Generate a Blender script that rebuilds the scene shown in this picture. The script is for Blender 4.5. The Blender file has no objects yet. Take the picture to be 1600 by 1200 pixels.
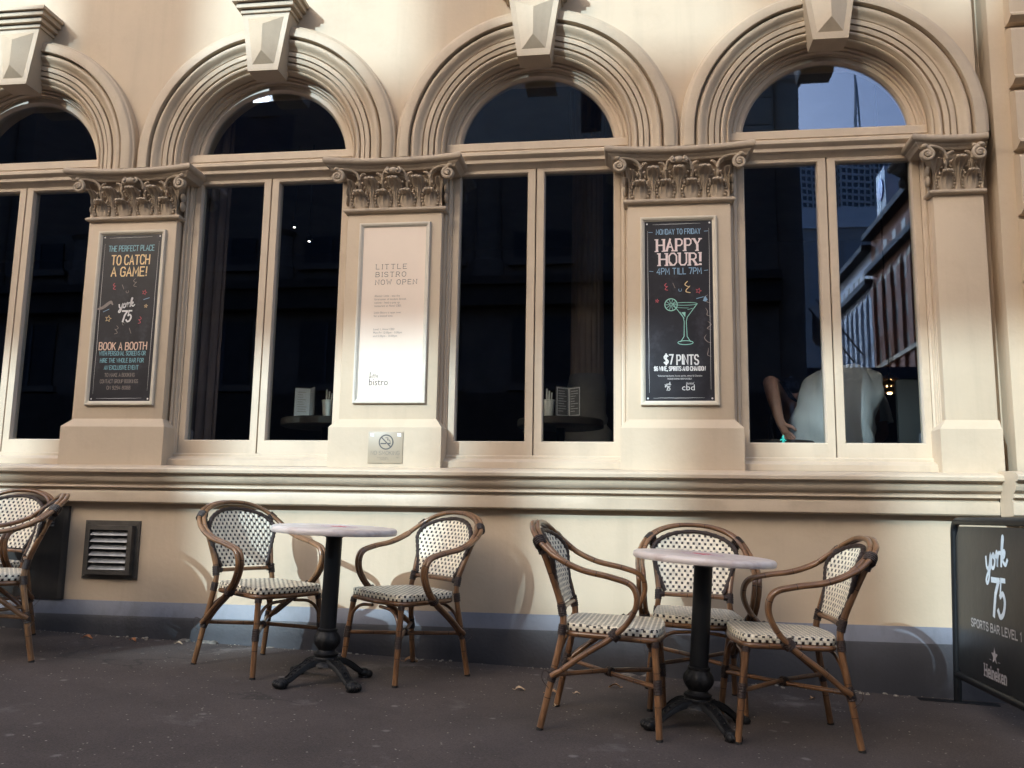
import bpy, bmesh, math, random
from mathutils import Vector, Matrix, noise
random.seed(7)
R = math.radians; PI = math.pi
SC = bpy.context.scene; COL = SC.collection

# ------------------------------------------------------------------ camera
cam = bpy.data.objects.new('camera', bpy.data.cameras.new('camera')); COL.objects.link(cam)
cam.data.sensor_width = 36.0; cam.data.lens = 31.054; cam.data.clip_start = 0.05; cam.data.clip_end = 2000
cr, cu, cf = Vector((0.990319, 0.137821, 0.016553)), Vector((0.0040925, -0.148185, 0.988951)), Vector((-0.138751, 0.979309, 0.147315))
cam.matrix_world = Matrix(((cr.x, cu.x, -cf.x, 3.3189), (cr.y, cu.y, -cf.y, -5.2961), (cr.z, cu.z, -cf.z, 0.7742), (0, 0, 0, 1)))
SC.camera = cam
# ------------------------------------------------------------------ light
SUN = Vector((0.213, 0.416, -0.213)).normalized()            # direction the light travels
world = bpy.data.worlds.new('World'); SC.world = world; world.use_nodes = True
wn = world.node_tree.nodes; wl = world.node_tree.links
sky = wn.new('ShaderNodeTexSky'); sky.sky_type = 'NISHITA'; sky.sun_disc = False
sky.sun_elevation = math.asin(-SUN.z); sky.sun_rotation = math.atan2(-SUN.x, -SUN.y) % (2 * PI)
sky.air_density = 1.0; sky.dust_density = 6.5; sky.ozone_density = 1.5
wl.new(sky.outputs[0], wn['Background'].inputs[0]); wn['Background'].inputs[1].default_value = 0.15
sl = bpy.data.lights.new('sun', 'SUN'); sl.energy = 1.8; sl.angle = R(0.28); sl.color = (0.64, 0.87, 1.0)
so = bpy.data.objects.new('sun', sl); COL.objects.link(so); so.rotation_euler = SUN.to_track_quat('-Z', 'Y').to_euler(); so.location = (-10, -20, 25)
SC.view_settings.view_transform = 'Standard'; SC.view_settings.look = 'None'; SC.view_settings.gamma = 1
SC.view_settings.exposure = 1.45
SC.render.engine = 'CYCLES'
SC.cycles.use_denoising = True
SC.cycles.max_bounces = 8; SC.cycles.transparent_max_bounces = 12
SC.cycles.sample_clamp_indirect = 6

# ------------------------------------------------------------------ materials
MATS = {}
def nmat(name, col, rough=0.6, metal=0.0, spec=0.5, var=0.0, vscale=3.0, bump=0.0, bscale=60.0, streak=0.0, dirt=None, dscale=1.2, damt=0.5, coat=0.0, stretch=None):
    """Principled material with object-space noise: broad tone variation, optional dirt, fine bump."""
    if name in MATS: return MATS[name]
    m = bpy.data.materials.new(name); m.use_nodes = True; MATS[name] = m
    nt = m.node_tree; N = nt.nodes; L = nt.links; b = N['Principled BSDF']
    b.inputs['Base Color'].default_value = (*col, 1); b.inputs['Roughness'].default_value = rough
    b.inputs['Metallic'].default_value = metal; b.inputs['Specular IOR Level'].default_value = spec
    if coat: b.inputs['Coat Weight'].default_value = coat; b.inputs['Coat Roughness'].default_value = 0.15
    tc = N.new('ShaderNodeTexCoord'); src = tc.outputs['Object']
    if stretch:
        mp = N.new('ShaderNodeMapping'); mp.inputs['Scale'].default_value = stretch; L.new(src, mp.inputs[0]); src = mp.outputs[0]
    cur = None
    if var:
        n = N.new('ShaderNodeTexNoise'); n.inputs['Scale'].default_value = vscale; n.inputs['Detail'].default_value = 6; n.inputs['Roughness'].default_value = 0.6
        L.new(src, n.inputs['Vector'])
        r = N.new('ShaderNodeValToRGB'); r.color_ramp.elements[0].position = 0.3; r.color_ramp.elements[1].position = 0.72
        r.color_ramp.elements[0].color = (*[c * (1 - var) for c in col], 1); r.color_ramp.elements[1].color = (*[min(1, c * (1 + var * .6)) for c in col], 1)
        L.new(n.outputs[0], r.inputs[0]); cur = r.outputs[0]
        rr = N.new('ShaderNodeMapRange'); rr.inputs[3].default_value = max(0, rough - .08); rr.inputs[4].default_value = min(1, rough + .1)
        L.new(n.outputs[0], rr.inputs[0]); L.new(rr.outputs[0], b.inputs['Roughness'])
    if dirt:
        n = N.new('ShaderNodeTexNoise'); n.inputs['Scale'].default_value = dscale; n.inputs['Detail'].default_value = 10; n.inputs['Roughness'].default_value = 0.72
        L.new(src, n.inputs['Vector'])
        r = N.new('ShaderNodeValToRGB'); r.color_ramp.elements[0].position = 0.53; r.color_ramp.elements[1].position = 0.72
        r.color_ramp.elements[0].color = (0, 0, 0, 1); r.color_ramp.elements[1].color = (damt,) * 3 + (1,)
        L.new(n.outputs[0], r.inputs[0])
        mx = N.new('ShaderNodeMix'); mx.data_type = 'RGBA'; L.new(r.outputs[0], mx.inputs[0])
        if cur: L.new(cur, mx.inputs[6])
        else: mx.inputs[6].default_value = (*col, 1)
        mx.inputs[7].default_value = (*dirt, 1); cur = mx.outputs[2]
    if streak:      # faint vertical run-off stains and small scuffs
        for sc_, lo, hi, am in (((7, 7, .55), .52, .74, streak), ((38, 38, 30), .69, .74, streak * 1.1)):
            mp2 = N.new('ShaderNodeMapping'); mp2.inputs['Scale'].default_value = sc_; L.new(tc.outputs['Object'], mp2.inputs[0])
            n = N.new('ShaderNodeTexNoise'); n.inputs['Scale'].default_value = 1.0; n.inputs['Detail'].default_value = 5; n.inputs['Roughness'].default_value = .6; L.new(mp2.outputs[0], n.inputs['Vector'])
            r = N.new('ShaderNodeValToRGB'); r.color_ramp.elements[0].position = lo; r.color_ramp.elements[1].position = hi
            r.color_ramp.elements[0].color = (0, 0, 0, 1); r.color_ramp.elements[1].color = (am,) * 3 + (1,); L.new(n.outputs[0], r.inputs[0])
            mx = N.new('ShaderNodeMix'); mx.data_type = 'RGBA'; L.new(r.outputs[0], mx.inputs[0])
            if cur: L.new(cur, mx.inputs[6])
            else: mx.inputs[6].default_value = (*col, 1)
            mx.inputs[7].default_value = (*[c * .45 for c in col], 1); cur = mx.outputs[2]
    if cur: L.new(cur, b.inputs['Base Color'])
    if bump:
        n = N.new('ShaderNodeTexNoise'); n.inputs['Scale'].default_value = bscale; n.inputs['Detail'].default_value = 5
        L.new(src, n.inputs['Vector'])
        bp = N.new('ShaderNodeBump'); bp.inputs['Strength'].default_value = bump; bp.inputs['Distance'].default_value = 0.01
        L.new(n.outputs[0], bp.inputs['Height']); L.new(bp.outputs[0], b.inputs['Normal'])
    return m

CREAM = (0.55, 0.432, 0.308)
M_wall = nmat('cream_render', CREAM, .62, var=.10, vscale=1.3, bump=.16, bscale=30, streak=.17, dirt=(.36, .26, .17), dscale=1.6, damt=.30)
M_trim = nmat('cream_gloss_paint', (0.55, 0.437, 0.320), .42, var=.08, vscale=4, bump=.07, bscale=60, streak=.18, dirt=(.30, .22, .15), dscale=5, damt=.28)
M_arch = nmat('cream_stone_paint', (0.50, 0.395, 0.283), .55, var=.12, vscale=6, bump=.12, bscale=70, streak=.2, dirt=(.27, .2, .13), dscale=6, damt=.4)
M_cap = nmat('weathered_capital_paint', (0.42, 0.33, 0.24), .6, var=.2, vscale=9, bump=.2, bscale=90, dirt=(.22, .17, .12), dscale=9, damt=.4)
M_joint = nmat('joint_shadow_gap', (.03, .022, .018), .9)
M_plinth = nmat('slate_plinth_paint', (.050, .050, .058), .55, var=.15, vscale=4, bump=.2, bscale=50, streak=.6, dirt=(.03, .028, .028), dscale=3, damt=.6)
M_band = nmat('blue_grey_band_paint', (.165, .175, .212), .5, var=.1, vscale=4, bump=.1, bscale=50, streak=.55, dirt=(.10, .10, .12), dscale=6, damt=.5)
M_iron = nmat('black_cast_iron', (.008, .008, .009), .5, spec=.3, var=.3, vscale=30, bump=.25, bscale=120, dirt=(.035, .035, .037), dscale=16, damt=.5)
M_ironp = nmat('black_painted_tube', (.007, .008, .010), .42, spec=.3, var=.2, vscale=20)
M_alu = nmat('cream_frame_metal', (.62, .55, .44), .4, var=.08, vscale=12, spec=.5)
M_silver = nmat('silver_frame_metal', (.60, .54, .45), .4, metal=.0, var=.1, vscale=12)
M_black = nmat('chalkboard_print', (.018, .017, .022), .38, var=.3, vscale=9, dirt=(.10, .095, .12), dscale=5, damt=.45)
M_paper = nmat('cream_poster_paper', (.80, .66, .54), .4, var=.04, vscale=3)
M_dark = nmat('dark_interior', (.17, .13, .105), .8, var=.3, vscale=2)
M_darkwood = nmat('dark_wood', (.035, .025, .018), .4, var=.3, vscale=6)
M_card = nmat('printed_card', (.45, .44, .43), .5, var=.05)
M_cardg = nmat('grey_card', (.16, .155, .155), .5, var=.3, vscale=25)
M_cup = nmat('white_paper_cup', (.7, .68, .62), .5, var=.05)
M_ventd = nmat('vent_frame_metal', (.085, .075, .065), .45, metal=.3, var=.3, vscale=14, bump=.15)
M_vents = nmat('vent_slat_metal', (.27, .27, .27), .38, metal=.5, var=.3, vscale=18)
M_panel = nmat('dull_grey_steel', (.055, .052, .050), .45, metal=.4, var=.35, vscale=5, stretch=(1, 1, .3))

def weave_mat(name, light, dark):
    m = bpy.data.materials.new(name); m.use_nodes = True; N = m.node_tree.nodes; L = m.node_tree.links; b = N['Principled BSDF']
    uv = N.new('ShaderNodeUVMap'); sp = N.new('ShaderNodeSeparateXYZ'); L.new(uv.outputs[0], sp.inputs[0])
    def mt(op, a, bb=None, v=None):
        n = N.new('ShaderNodeMath'); n.operation = op
        for i, q in enumerate((a, bb)):
            if q is None: continue
            if isinstance(q, (int, float)): n.inputs[i].default_value = q
            else: L.new(q, n.inputs[i])
        return n.outputs[0]
    u = mt('DIVIDE', sp.outputs[0], .0305); v = mt('DIVIDE', sp.outputs[1], .0205)
    row = mt('FLOOR', v); par = mt('FRACT', mt('MULTIPLY', row, .5))
    uu = mt('ADD', u, par); fu = mt('FRACT', uu); fv = mt('FRACT', v)
    du = mt('ABSOLUTE', mt('SUBTRACT', fu, .5)); dv = mt('ABSOLUTE', mt('SUBTRACT', fv, .5))
    k = mt('MULTIPLY', mt('LESS_THAN', du, .20), mt('LESS_THAN', dv, .31))
    nz = N.new('ShaderNodeTexNoise'); nz.inputs['Scale'].default_value = 35; L.new(uv.outputs[0], nz.inputs['Vector'])
    rp = N.new('ShaderNodeValToRGB'); rp.color_ramp.elements[0].color = (*[c * .72 for c in light], 1); rp.color_ramp.elements[1].color = (*light, 1)
    rp.color_ramp.elements[0].position = .3; rp.color_ramp.elements[1].position = .6; L.new(nz.outputs[0], rp.inputs[0])
    mx = N.new('ShaderNodeMix'); mx.data_type = 'RGBA'; L.new(k, mx.inputs[0]); L.new(rp.outputs[0], mx.inputs[6]); mx.inputs[7].default_value = (*dark, 1)
    L.new(mx.outputs[2], b.inputs['Base Color']); b.inputs['Roughness'].default_value = .38
    # strand relief: ridges along u and rows along v
    h = mt('ADD', mt('SINE', mt('MULTIPLY', uu, 2 * PI * 2)), mt('MULTIPLY', mt('SINE', mt('MULTIPLY', v, 2 * PI)), .6))
    h = mt('SUBTRACT', h, mt('MULTIPLY', k, 2.2))
    bp = N.new('ShaderNodeBump'); bp.inputs['Strength'].default_value = .55; bp.inputs['Distance'].default_value = .0022
    L.new(h, bp.inputs['Height']); L.new(bp.outputs[0], b.inputs['Normal'])
    return m
M_weave = weave_mat('cream_and_brown_weave', (.95, .87, .70), (.016, .009, .007))

def cane_mat(name, c0, c1, ring):
    m = bpy.data.materials.new(name); m.use_nodes = True; N = m.node_tree.nodes; L = m.node_tree.links; b = N['Principled BSDF']
    uv = N.new('ShaderNodeUVMap'); mp = N.new('ShaderNodeMapping'); mp.inputs['Scale'].default_value = (9, 14, 1); L.new(uv.outputs[0], mp.inputs[0])
    tc = N.new('ShaderNodeTexCoord'); oi = N.new('ShaderNodeObjectInfo')
    n = N.new('ShaderNodeTexNoise'); n.inputs['Scale'].default_value = 1.0; n.inputs['Detail'].default_value = 6; L.new(mp.outputs[0], n.inputs['Vector'])
    n2 = N.new('ShaderNodeTexNoise'); n2.inputs['Scale'].default_value = 7; n2.inputs['Detail'].default_value = 3; L.new(tc.outputs['Object'], n2.inputs['Vector'])
    ad = N.new('ShaderNodeMath'); ad.operation = 'ADD'; L.new(n.outputs[0], ad.inputs[0]); L.new(n2.outputs[0], ad.inputs[1])
    rp = N.new('ShaderNodeValToRGB'); rp.color_ramp.elements[0].position = .35; rp.color_ramp.elements[1].position = .65
    hf = N.new('ShaderNodeMath'); hf.operation = 'MULTIPLY'; hf.inputs[1].default_value = .5; L.new(ad.outputs[0], hf.inputs[0]); L.new(hf.outputs[0], rp.inputs[0])
    rp.color_ramp.elements[0].color = (*c0, 1); rp.color_ramp.elements[1].color = (*c1, 1)
    sp = N.new('ShaderNodeSeparateXYZ'); L.new(uv.outputs[0], sp.inputs[0])
    dv = N.new('ShaderNodeMath'); dv.operation = 'DIVIDE'; dv.inputs[1].default_value = .135; L.new(sp.outputs[1], dv.inputs[0])
    fr = N.new('ShaderNodeMath'); fr.operation = 'FRACT'; L.new(dv.outputs[0], fr.inputs[0])
    lt = N.new('ShaderNodeMath'); lt.operation = 'LESS_THAN'; lt.inputs[1].default_value = .022; L.new(fr.outputs[0], lt.inputs[0])
    mx = N.new('ShaderNodeMix'); mx.data_type = 'RGBA'; L.new(lt.outputs[0], mx.inputs[0]); L.new(rp.outputs[0], mx.inputs[6]); mx.inputs[7].default_value = (*ring, 1)
    L.new(mx.outputs[2], b.inputs['Base Color']); b.inputs['Roughness'].default_value = .28; b.inputs['Coat Weight'].default_value = .35; b.inputs['Coat Roughness'].default_value = .2
    return m
M_cane = cane_mat('varnished_rattan', (.085, .039, .018), (.27, .135, .06), (.03, .012, .006))
M_bind = nmat('dark_brown_binding', (.028, .014, .010), .35, var=.4, vscale=60, bump=.6, bscale=220)
M_foot = nmat('black_rubber_tip', (.01, .01, .01), .7)

def top_mat():
    m = bpy.data.materials.new('pale_marbled_laminate'); m.use_nodes = True; N = m.node_tree.nodes; L = m.node_tree.links; b = N['Principled BSDF']
    tc = N.new('ShaderNodeTexCoord'); n = N.new('ShaderNodeTexNoise'); n.inputs['Scale'].default_value = 5; n.inputs['Detail'].default_value = 8; n.inputs['Distortion'].default_value = 1.6
    L.new(tc.outputs['Object'], n.inputs['Vector']); r = N.new('ShaderNodeValToRGB')
    r.color_ramp.elements[0].position = .38; r.color_ramp.elements[0].color = (.57, .475, .44, 1); r.color_ramp.elements[1].position = .56; r.color_ramp.elements[1].color = (.71, .635, .60, 1)
    L.new(n.outputs[0], r.inputs[0]); L.new(r.outputs[0], b.inputs['Base Color']); b.inputs['Roughness'].default_value = .33
    return m
M_top = top_mat()

def glass_mat():
    m = bpy.data.materials.new('window_glass'); m.use_nodes = True; N = m.node_tree.nodes; L = m.node_tree.links
    for n in list(N): N.remove(n)
    o = N.new('ShaderNodeOutputMaterial'); mix = N.new('ShaderNodeMixShader'); t = N.new('ShaderNodeBsdfTransparent'); g = N.new('ShaderNodeBsdfGlossy')
    t.inputs[0].default_value = (.93, .95, .94, 1); g.inputs['Roughness'].default_value = 0.0; g.inputs[0].default_value = (.42, .60, 1.0, 1)
    lw = N.new('ShaderNodeLayerWeight'); lw.inputs[0].default_value = .5
    p = N.new('ShaderNodeMath'); p.operation = 'POWER'; p.inputs[1].default_value = 4; L.new(lw.outputs['Facing'], p.inputs[0])
    a = N.new('ShaderNodeMath'); a.operation = 'MULTIPLY_ADD'; a.inputs[1].default_value = .8; a.inputs[2].default_value = .10; L.new(p.outputs[0], a.inputs[0])
    tc = N.new('ShaderNodeTexCoord'); n = N.new('ShaderNodeTexNoise'); n.inputs['Scale'].default_value = 2.2; n.inputs['Detail'].default_value = 1; L.new(tc.outputs['Object'], n.inputs['Vector'])
    bp = N.new('ShaderNodeBump'); bp.inputs['Strength'].default_value = .012; bp.inputs['Distance'].default_value = .02; L.new(n.outputs[0], bp.inputs['Height']); L.new(bp.outputs[0], g.inputs['Normal'])
    L.new(a.outputs[0], mix.inputs[0]); L.new(t.outputs[0], mix.inputs[1]); L.new(g.outputs[0], mix.inputs[2]); L.new(mix.outputs[0], o.inputs[0])
    return m
M_glass = glass_mat()
def emit(name, col, s):
    m = bpy.data.materials.new(name); m.use_nodes = True; b = m.node_tree.nodes['Principled BSDF']
    b.inputs['Base Color'].default_value = (*col, 1); b.inputs['Emission Color'].default_value = (*col, 1); b.inputs['Emission Strength'].default_value = s
    return m
def ink(name, col): return nmat('ink_' + name, col, .5, var=.12, vscale=80)

# ------------------------------------------------------------------ mesh helpers
def link(o, parent=None):
    COL.objects.link(o)
    if parent: o.parent = parent
    return o
def obj(name, bm, mat, parent=None, sharp=35, smooth=True):
    me = bpy.data.meshes.new(name); bmesh.ops.remove_doubles(bm, verts=bm.verts, dist=1e-6) if len(bm.verts) < 3000 else None
    bm.to_mesh(me); bm.free()
    for m in (mat if isinstance(mat, (list, tuple)) else [mat]): me.materials.append(m)
    if smooth:
        me.polygons.foreach_set('use_smooth', [True] * len(me.polygons)); me.set_sharp_from_angle(angle=R(sharp))
    o = bpy.data.objects.new(name, me); return link(o, parent)
def each(name, bm, mat, parent=None, sharp=35, smooth=True):
    """every loose piece of bm becomes an object of its own"""
    bm.verts.ensure_lookup_table(); seen = set(); out = []
    for v in bm.verts:
        if v in seen: continue
        st = [v]; isl = []; seen.add(v)
        while st:
            q = st.pop(); isl.append(q)
            for e in q.link_edges:
                w = e.other_vert(q)
                if w not in seen: seen.add(w); st.append(w)
        fs = []; ids = set()
        for q in isl:
            for f in q.link_faces:
                if f.index not in ids or True: fs.append(f)
        nb = bmesh.new(); mp = {q: nb.verts.new(q.co) for q in isl}; done = set(); u0 = bm.loops.layers.uv.active; u1 = nb.loops.layers.uv.verify() if u0 else None
        for f in fs:
            k = frozenset(f.verts)
            if k in done: continue
            done.add(k); nf = nb.faces.new([mp[q] for q in f.verts])
            if u0:
                for a, b in zip(f.loops, nf.loops): b[u1].uv = a[u0].uv
        out.append(obj(name, nb, mat, parent, sharp, smooth))
    bm.free(); return out
def tag(o, label, cat, group=None, kind=None):
    if label: o['label'] = label
    if cat: o['category'] = cat
    if group: o['group'] = group
    if kind: o['kind'] = kind
    return o
def thing(name, label, cat, loc=(0, 0, 0), rz=0, group=None):
    o = bpy.data.objects.new(name, None); COL.objects.link(o); o.location = loc; o.rotation_euler = (0, 0, rz); o.empty_display_size = .1
    return tag(o, label, cat, group)
def dup(root):
    r = root.copy(); COL.objects.link(r)
    for c in list(root.children):
        d = c.copy(); COL.objects.link(d); d.parent = r
        for g in list(c.children):
            h = g.copy(); COL.objects.link(h); h.parent = d
    return r
def BM(): return bmesh.new()
def box(bm, x0, x1, y0, y1, z0, z1, mi=0, bev=0.0):
    v = [bm.verts.new(p) for p in ((x0, y0, z0), (x1, y0, z0), (x1, y1, z0), (x0, y1, z0), (x0, y0, z1), (x1, y0, z1), (x1, y1, z1), (x0, y1, z1))]
    fs = [bm.faces.new([v[i] for i in f]) for f in ((0, 3, 2, 1), (4, 5, 6, 7), (0, 1, 5, 4), (1, 2, 6, 5), (2, 3, 7, 6), (3, 0, 4, 7))]
    for f in fs: f.material_index = mi
    if bev:
        es = list({e for f in fs for e in f.edges}); bmesh.ops.bevel(bm, geom=es, offset=bev, segments=2, profile=.6, affect='EDGES')
    return v
def xform(bm, fn, start=0):
    bm.verts.ensure_lookup_table()
    for v in bm.verts[start:]: v.co = fn(v.co)
def extr(bm, prof, x0, x1, fn, mi=0):
    """closed 2-D profile (a,b) pushed along a line t from x0 to x1; fn(t,a,b) -> 3-D"""
    A = [bm.verts.new(fn(x0, a, b)) for a, b in prof]; B = [bm.verts.new(fn(x1, a, b)) for a, b in prof]; n = len(prof)
    for i in range(n):
        f = bm.faces.new((A[i], A[(i + 1) % n], B[(i + 1) % n], B[i])); f.material_index = mi
    for q in (A[::-1], B):
        f = bm.faces.new(q); f.material_index = mi
def sweep(bm, frames, prof, closed_path=False, closed_prof=False, mi=0):
    """frames: list of functions prof point -> 3-D"""
    rows = [[bm.verts.new(fr(*p)) for p in prof] for fr in frames]
    nr = len(rows); npf = len(prof)
    for i in range(nr if closed_path else nr - 1):
        a, b = rows[i], rows[(i + 1) % nr]
        for j in range(npf if closed_prof else npf - 1):
            f = bm.faces.new((a[j], a[(j + 1) % npf], b[(j + 1) % npf], b[j])); f.material_index = mi
    return rows
def catmull(pts, n=6, closed=False):
    P = [Vector(p) for p in pts]; out = []; m = len(P)
    for i in range(m if closed else m - 1):
        p0 = P[(i - 1) % m] if (closed or i > 0) else P[0] * 2 - P[1]
        p1, p2 = P[i], P[(i + 1) % m]
        p3 = P[(i + 2) % m] if (closed or i + 2 < m) else P[-1] * 2 - P[-2]
        for k in range(n):
            t = k / n
            out.append(.5 * ((2 * p1) + (p2 - p0) * t + (2 * p0 - 5 * p1 + 4 * p2 - p3) * t * t + (3 * p1 - p0 - 3 * p2 + p3) * t ** 3))
    if not closed: out.append(P[-1].copy())
    return out
def tube(bm, pts, r, n=10, closed=False, mi=0, v0=None, flat=None):
    P = [Vector(p) for p in pts]; m = len(P); uvl = bm.loops.layers.uv.verify()
    rad = r if isinstance(r, (list, tuple)) else [r] * m
    T = []
    for i in range(m):
        if closed: t = P[(i + 1) % m] - P[i - 1]
        else: t = P[min(i + 1, m - 1)] - P[max(i - 1, 0)]
        T.append(t.normalized())
    up = Vector((0, 0, 1)) if abs(T[0].z) < .9 else Vector((1, 0, 0))
    nrm = (up - T[0] * up.dot(T[0])).normalized(); rings = []; L = [0.0 if v0 is None else v0]
    for i in range(m):
        if i: L.append(L[-1] + (P[i] - P[i - 1]).length)
        nrm = (nrm - T[i] * nrm.dot(T[i])).normalized(); bn = T[i].cross(nrm)
        rings.append([bm.verts.new(P[i] + (nrm * math.cos(2 * PI * k / n) + bn * math.sin(2 * PI * k / n)) * rad[i]) for k in range(n)])
    for i in range(m if closed else m - 1):
        a, b = rings[i], rings[(i + 1) % m]; l1 = L[i + 1] if i + 1 < m else L[i] + .02
        for k in range(n):
            f = bm.faces.new((a[k], a[(k + 1) % n], b[(k + 1) % n], b[k])); f.material_index = mi
            for lp, (uu, vv) in zip(f.loops, ((k / n, L[i]), ((k + 1) / n, L[i]), ((k + 1) / n, l1), (k / n, l1))): lp[uvl].uv = (uu, vv)
    if not closed:
        for q in (rings[0][::-1], rings[-1]):
            f = bm.faces.new(q); f.material_index = mi
def lathe(bm, prof, c=(0, 0, 0), n=24, mod=None, mi=0):
    rows = []
    for r, z in prof:
        rows.append([bm.verts.new((c[0] + (mod(r, z, a) if mod else r) * math.cos(a), c[1] + (mod(r, z, a) if mod else r) * math.sin(a), c[2] + z)) for a in [2 * PI * k / n for k in range(n)]])
    for a, b in zip(rows, rows[1:]):
        for k in range(n):
            f = bm.faces.new((a[k], a[(k + 1) % n], b[(k + 1) % n], b[k])); f.material_index = mi
    bm.faces.new(rows[0][::-1]).material_index = mi; bm.faces.new(rows[-1]).material_index = mi
def ball(bm, c, rx, ry, rz, n=12, m=8, fn=None):
    rows = []
    top = bm.verts.new((c[0], c[1], c[2] + rz)); bot = bm.verts.new((c[0], c[1], c[2] - rz))
    for i in range(1, m):
        ph = PI * i / m
        rows.append([bm.verts.new((c[0] + rx * math.sin(ph) * math.cos(2 * PI * k / n), c[1] + ry * math.sin(ph) * math.sin(2 * PI * k / n), c[2] + rz * math.cos(ph))) for k in range(n)])
    for k in range(n):
        bm.faces.new((top, rows[0][k], rows[0][(k + 1) % n])); bm.faces.new((bot, rows[-1][(k + 1) % n], rows[-1][k]))
    for a, b in zip(rows, rows[1:]):
        for k in range(n): bm.faces.new((a[k], b[k], b[(k + 1) % n], a[(k + 1) % n]))
def clamp(v, a, b): return max(a, min(b, v))
def gz(x, y): return -.0335 * clamp(x, -9, 9) + .02 * clamp(y, -4, .2)
GN = Vector((.0335, -.02, 1)).normalized()
def stand(root, x, y, ang, dz=0.0, n=GN):
    q = Vector((0, 0, 1)).rotation_difference(n).to_matrix().to_4x4()
    root.matrix_basis = Matrix.Translation((x, y, gz(x, y) + dz)) @ q @ Matrix.Rotation(ang, 4, 'Z')

# ------------------------------------------------------------------ ground
def build_ground():
    bm = BM()
    xs = [-400, -120, -40, -15, -9] + [-9 + .6 * i for i in range(1, 31)] + [15, 40, 120, 400]
    ys = [-400, -120, -60, -30, -15, -8, -6, -5, -4] + [-4 + .2 * i for i in range(1, 21)] + [.2, 8, 60, 400]
    g = [[bm.verts.new((x, y, gz(x, y) + (.003 * noise.noise((x * 2, y * 2, 0)) if -8 < x < 9 and -4.5 < y < .1 else 0))) for y in ys] for x in xs]
    for i in range(len(xs) - 1):
        for j in range(len(ys) - 1): bm.faces.new((g[i][j], g[i + 1][j], g[i + 1][j + 1], g[i][j + 1]))
    m = bpy.data.materials.new('asphalt'); m.use_nodes = True; N = m.node_tree.nodes; L = m.node_tree.links; b = N['Principled BSDF']
    tc = N.new('ShaderNodeTexCoord')
    def nz(s, d, ro=.6, src=None):
        n = N.new('ShaderNodeTexNoise'); n.inputs['Scale'].default_value = s; n.inputs['Detail'].default_value = d; n.inputs['Roughness'].default_value = ro
        L.new(src or tc.outputs['Object'], n.inputs['Vector']); return n.outputs[0]
    def ramp(i, p0, p1, c0, c1):
        r = N.new('ShaderNodeValToRGB'); r.color_ramp.elements[0].position = p0; r.color_ramp.elements[1].position = p1
        r.color_ramp.elements[0].color = c0; r.color_ramp.elements[1].color = c1; L.new(i, r.inputs[0]); return r.outputs[0]
    def mix(f, a, c, mode='MIX'):
        n = N.new('ShaderNodeMix'); n.data_type = 'RGBA'; n.blend_type = mode
        if isinstance(f, float): n.inputs[0].default_value = f
        else: L.new(f, n.inputs[0])
        for i, q in ((6, a), (7, c)):
            if isinstance(q, tuple): n.inputs[i].default_value = q
            else: L.new(q, n.inputs[i])
        return n.outputs[2]
    base = ramp(nz(2.2, 8), .3, .7, (.044, .034, .032, 1), (.074, .058, .054, 1))
    grain = ramp(nz(120, 4, .8), .36, .66, (.45, .45, .45, 1), (1.6, 1.55, 1.5, 1))
    c = mix(.75, base, grain, 'MULTIPLY')
    # pale grit flecks, gum spots, worn patches
    vo = N.new('ShaderNodeTexVoronoi'); vo.inputs['Scale'].default_value = 34; vo.inputs['Randomness'].default_value = 1; L.new(tc.outputs['Object'], vo.inputs['Vector'])
    fl = ramp(vo.outputs['Distance'], .08, .19, (1, 1, 1, 1), (0, 0, 0, 1))
    msk = ramp(nz(19, 2), .55, .59, (0, 0, 0, 1), (1, 1, 1, 1)); f1 = mix(1.0, fl, msk, 'MULTIPLY')
    c = mix(f1, c, (.34, .31, .27, 1))
    vg = N.new('ShaderNodeTexVoronoi'); vg.inputs['Scale'].default_value = 5.5; L.new(tc.outputs['Object'], vg.inputs['Vector'])
    wob = N.new('ShaderNodeMath'); wob.operation = 'MULTIPLY_ADD'; wob.inputs[1].default_value = .16; L.new(nz(22, 4), wob.inputs[0]); L.new(vg.outputs['Distance'], wob.inputs[2])
    gum = ramp(wob.outputs[0], .15, .21, (1, 1, 1, 1), (0, 0, 0, 1)); m2 = ramp(nz(3.1, 2), .46, .52, (0, 0, 0, 1), (.8, .8, .8, 1)); c = mix(mix(1.0, gum, m2, 'MULTIPLY'), c, (.17, .15, .145, 1))
    pt = ramp(nz(1.5, 9, .72), .59, .68, (0, 0, 0, 1), (.7, .7, .7, 1)); c = mix(pt, c, (.16, .14, .135, 1))
    vc = N.new('ShaderNodeTexVoronoi'); vc.feature = 'DISTANCE_TO_EDGE'; vc.inputs['Scale'].default_value = .55; mpw = N.new('ShaderNodeVectorMath'); mpw.operation = 'ADD'
    wz = N.new('ShaderNodeTexNoise'); wz.inputs['Scale'].default_value = 5; wz.inputs['Detail'].default_value = 6; L.new(tc.outputs['Object'], wz.inputs['Vector']); wsc = N.new('ShaderNodeVectorMath'); wsc.operation = 'SCALE'; wsc.inputs['Scale'].default_value = .35; L.new(wz.outputs['Color'], wsc.inputs[0])
    L.new(tc.outputs['Object'], mpw.inputs[0]); L.new(wsc.outputs[0], mpw.inputs[1]); L.new(mpw.outputs[0], vc.inputs['Vector'])
    ck = ramp(vc.outputs['Distance'], .002, .008, (.7, .7, .7, 1), (0, 0, 0, 1)); c = mix(mix(1.0, ck, ramp(nz(.8, 2), .5, .56, (0, 0, 0, 1), (1, 1, 1, 1)), 'MULTIPLY'), c, (.018, .015, .014, 1))
    dk = ramp(nz(1.7, 5), .62, .72, (0, 0, 0, 1), (.55, .55, .55, 1)); c = mix(dk, c, (.03, .024, .023, 1))
    L.new(c, b.inputs['Base Color']); b.inputs['Roughness'].default_value = .82
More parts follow.
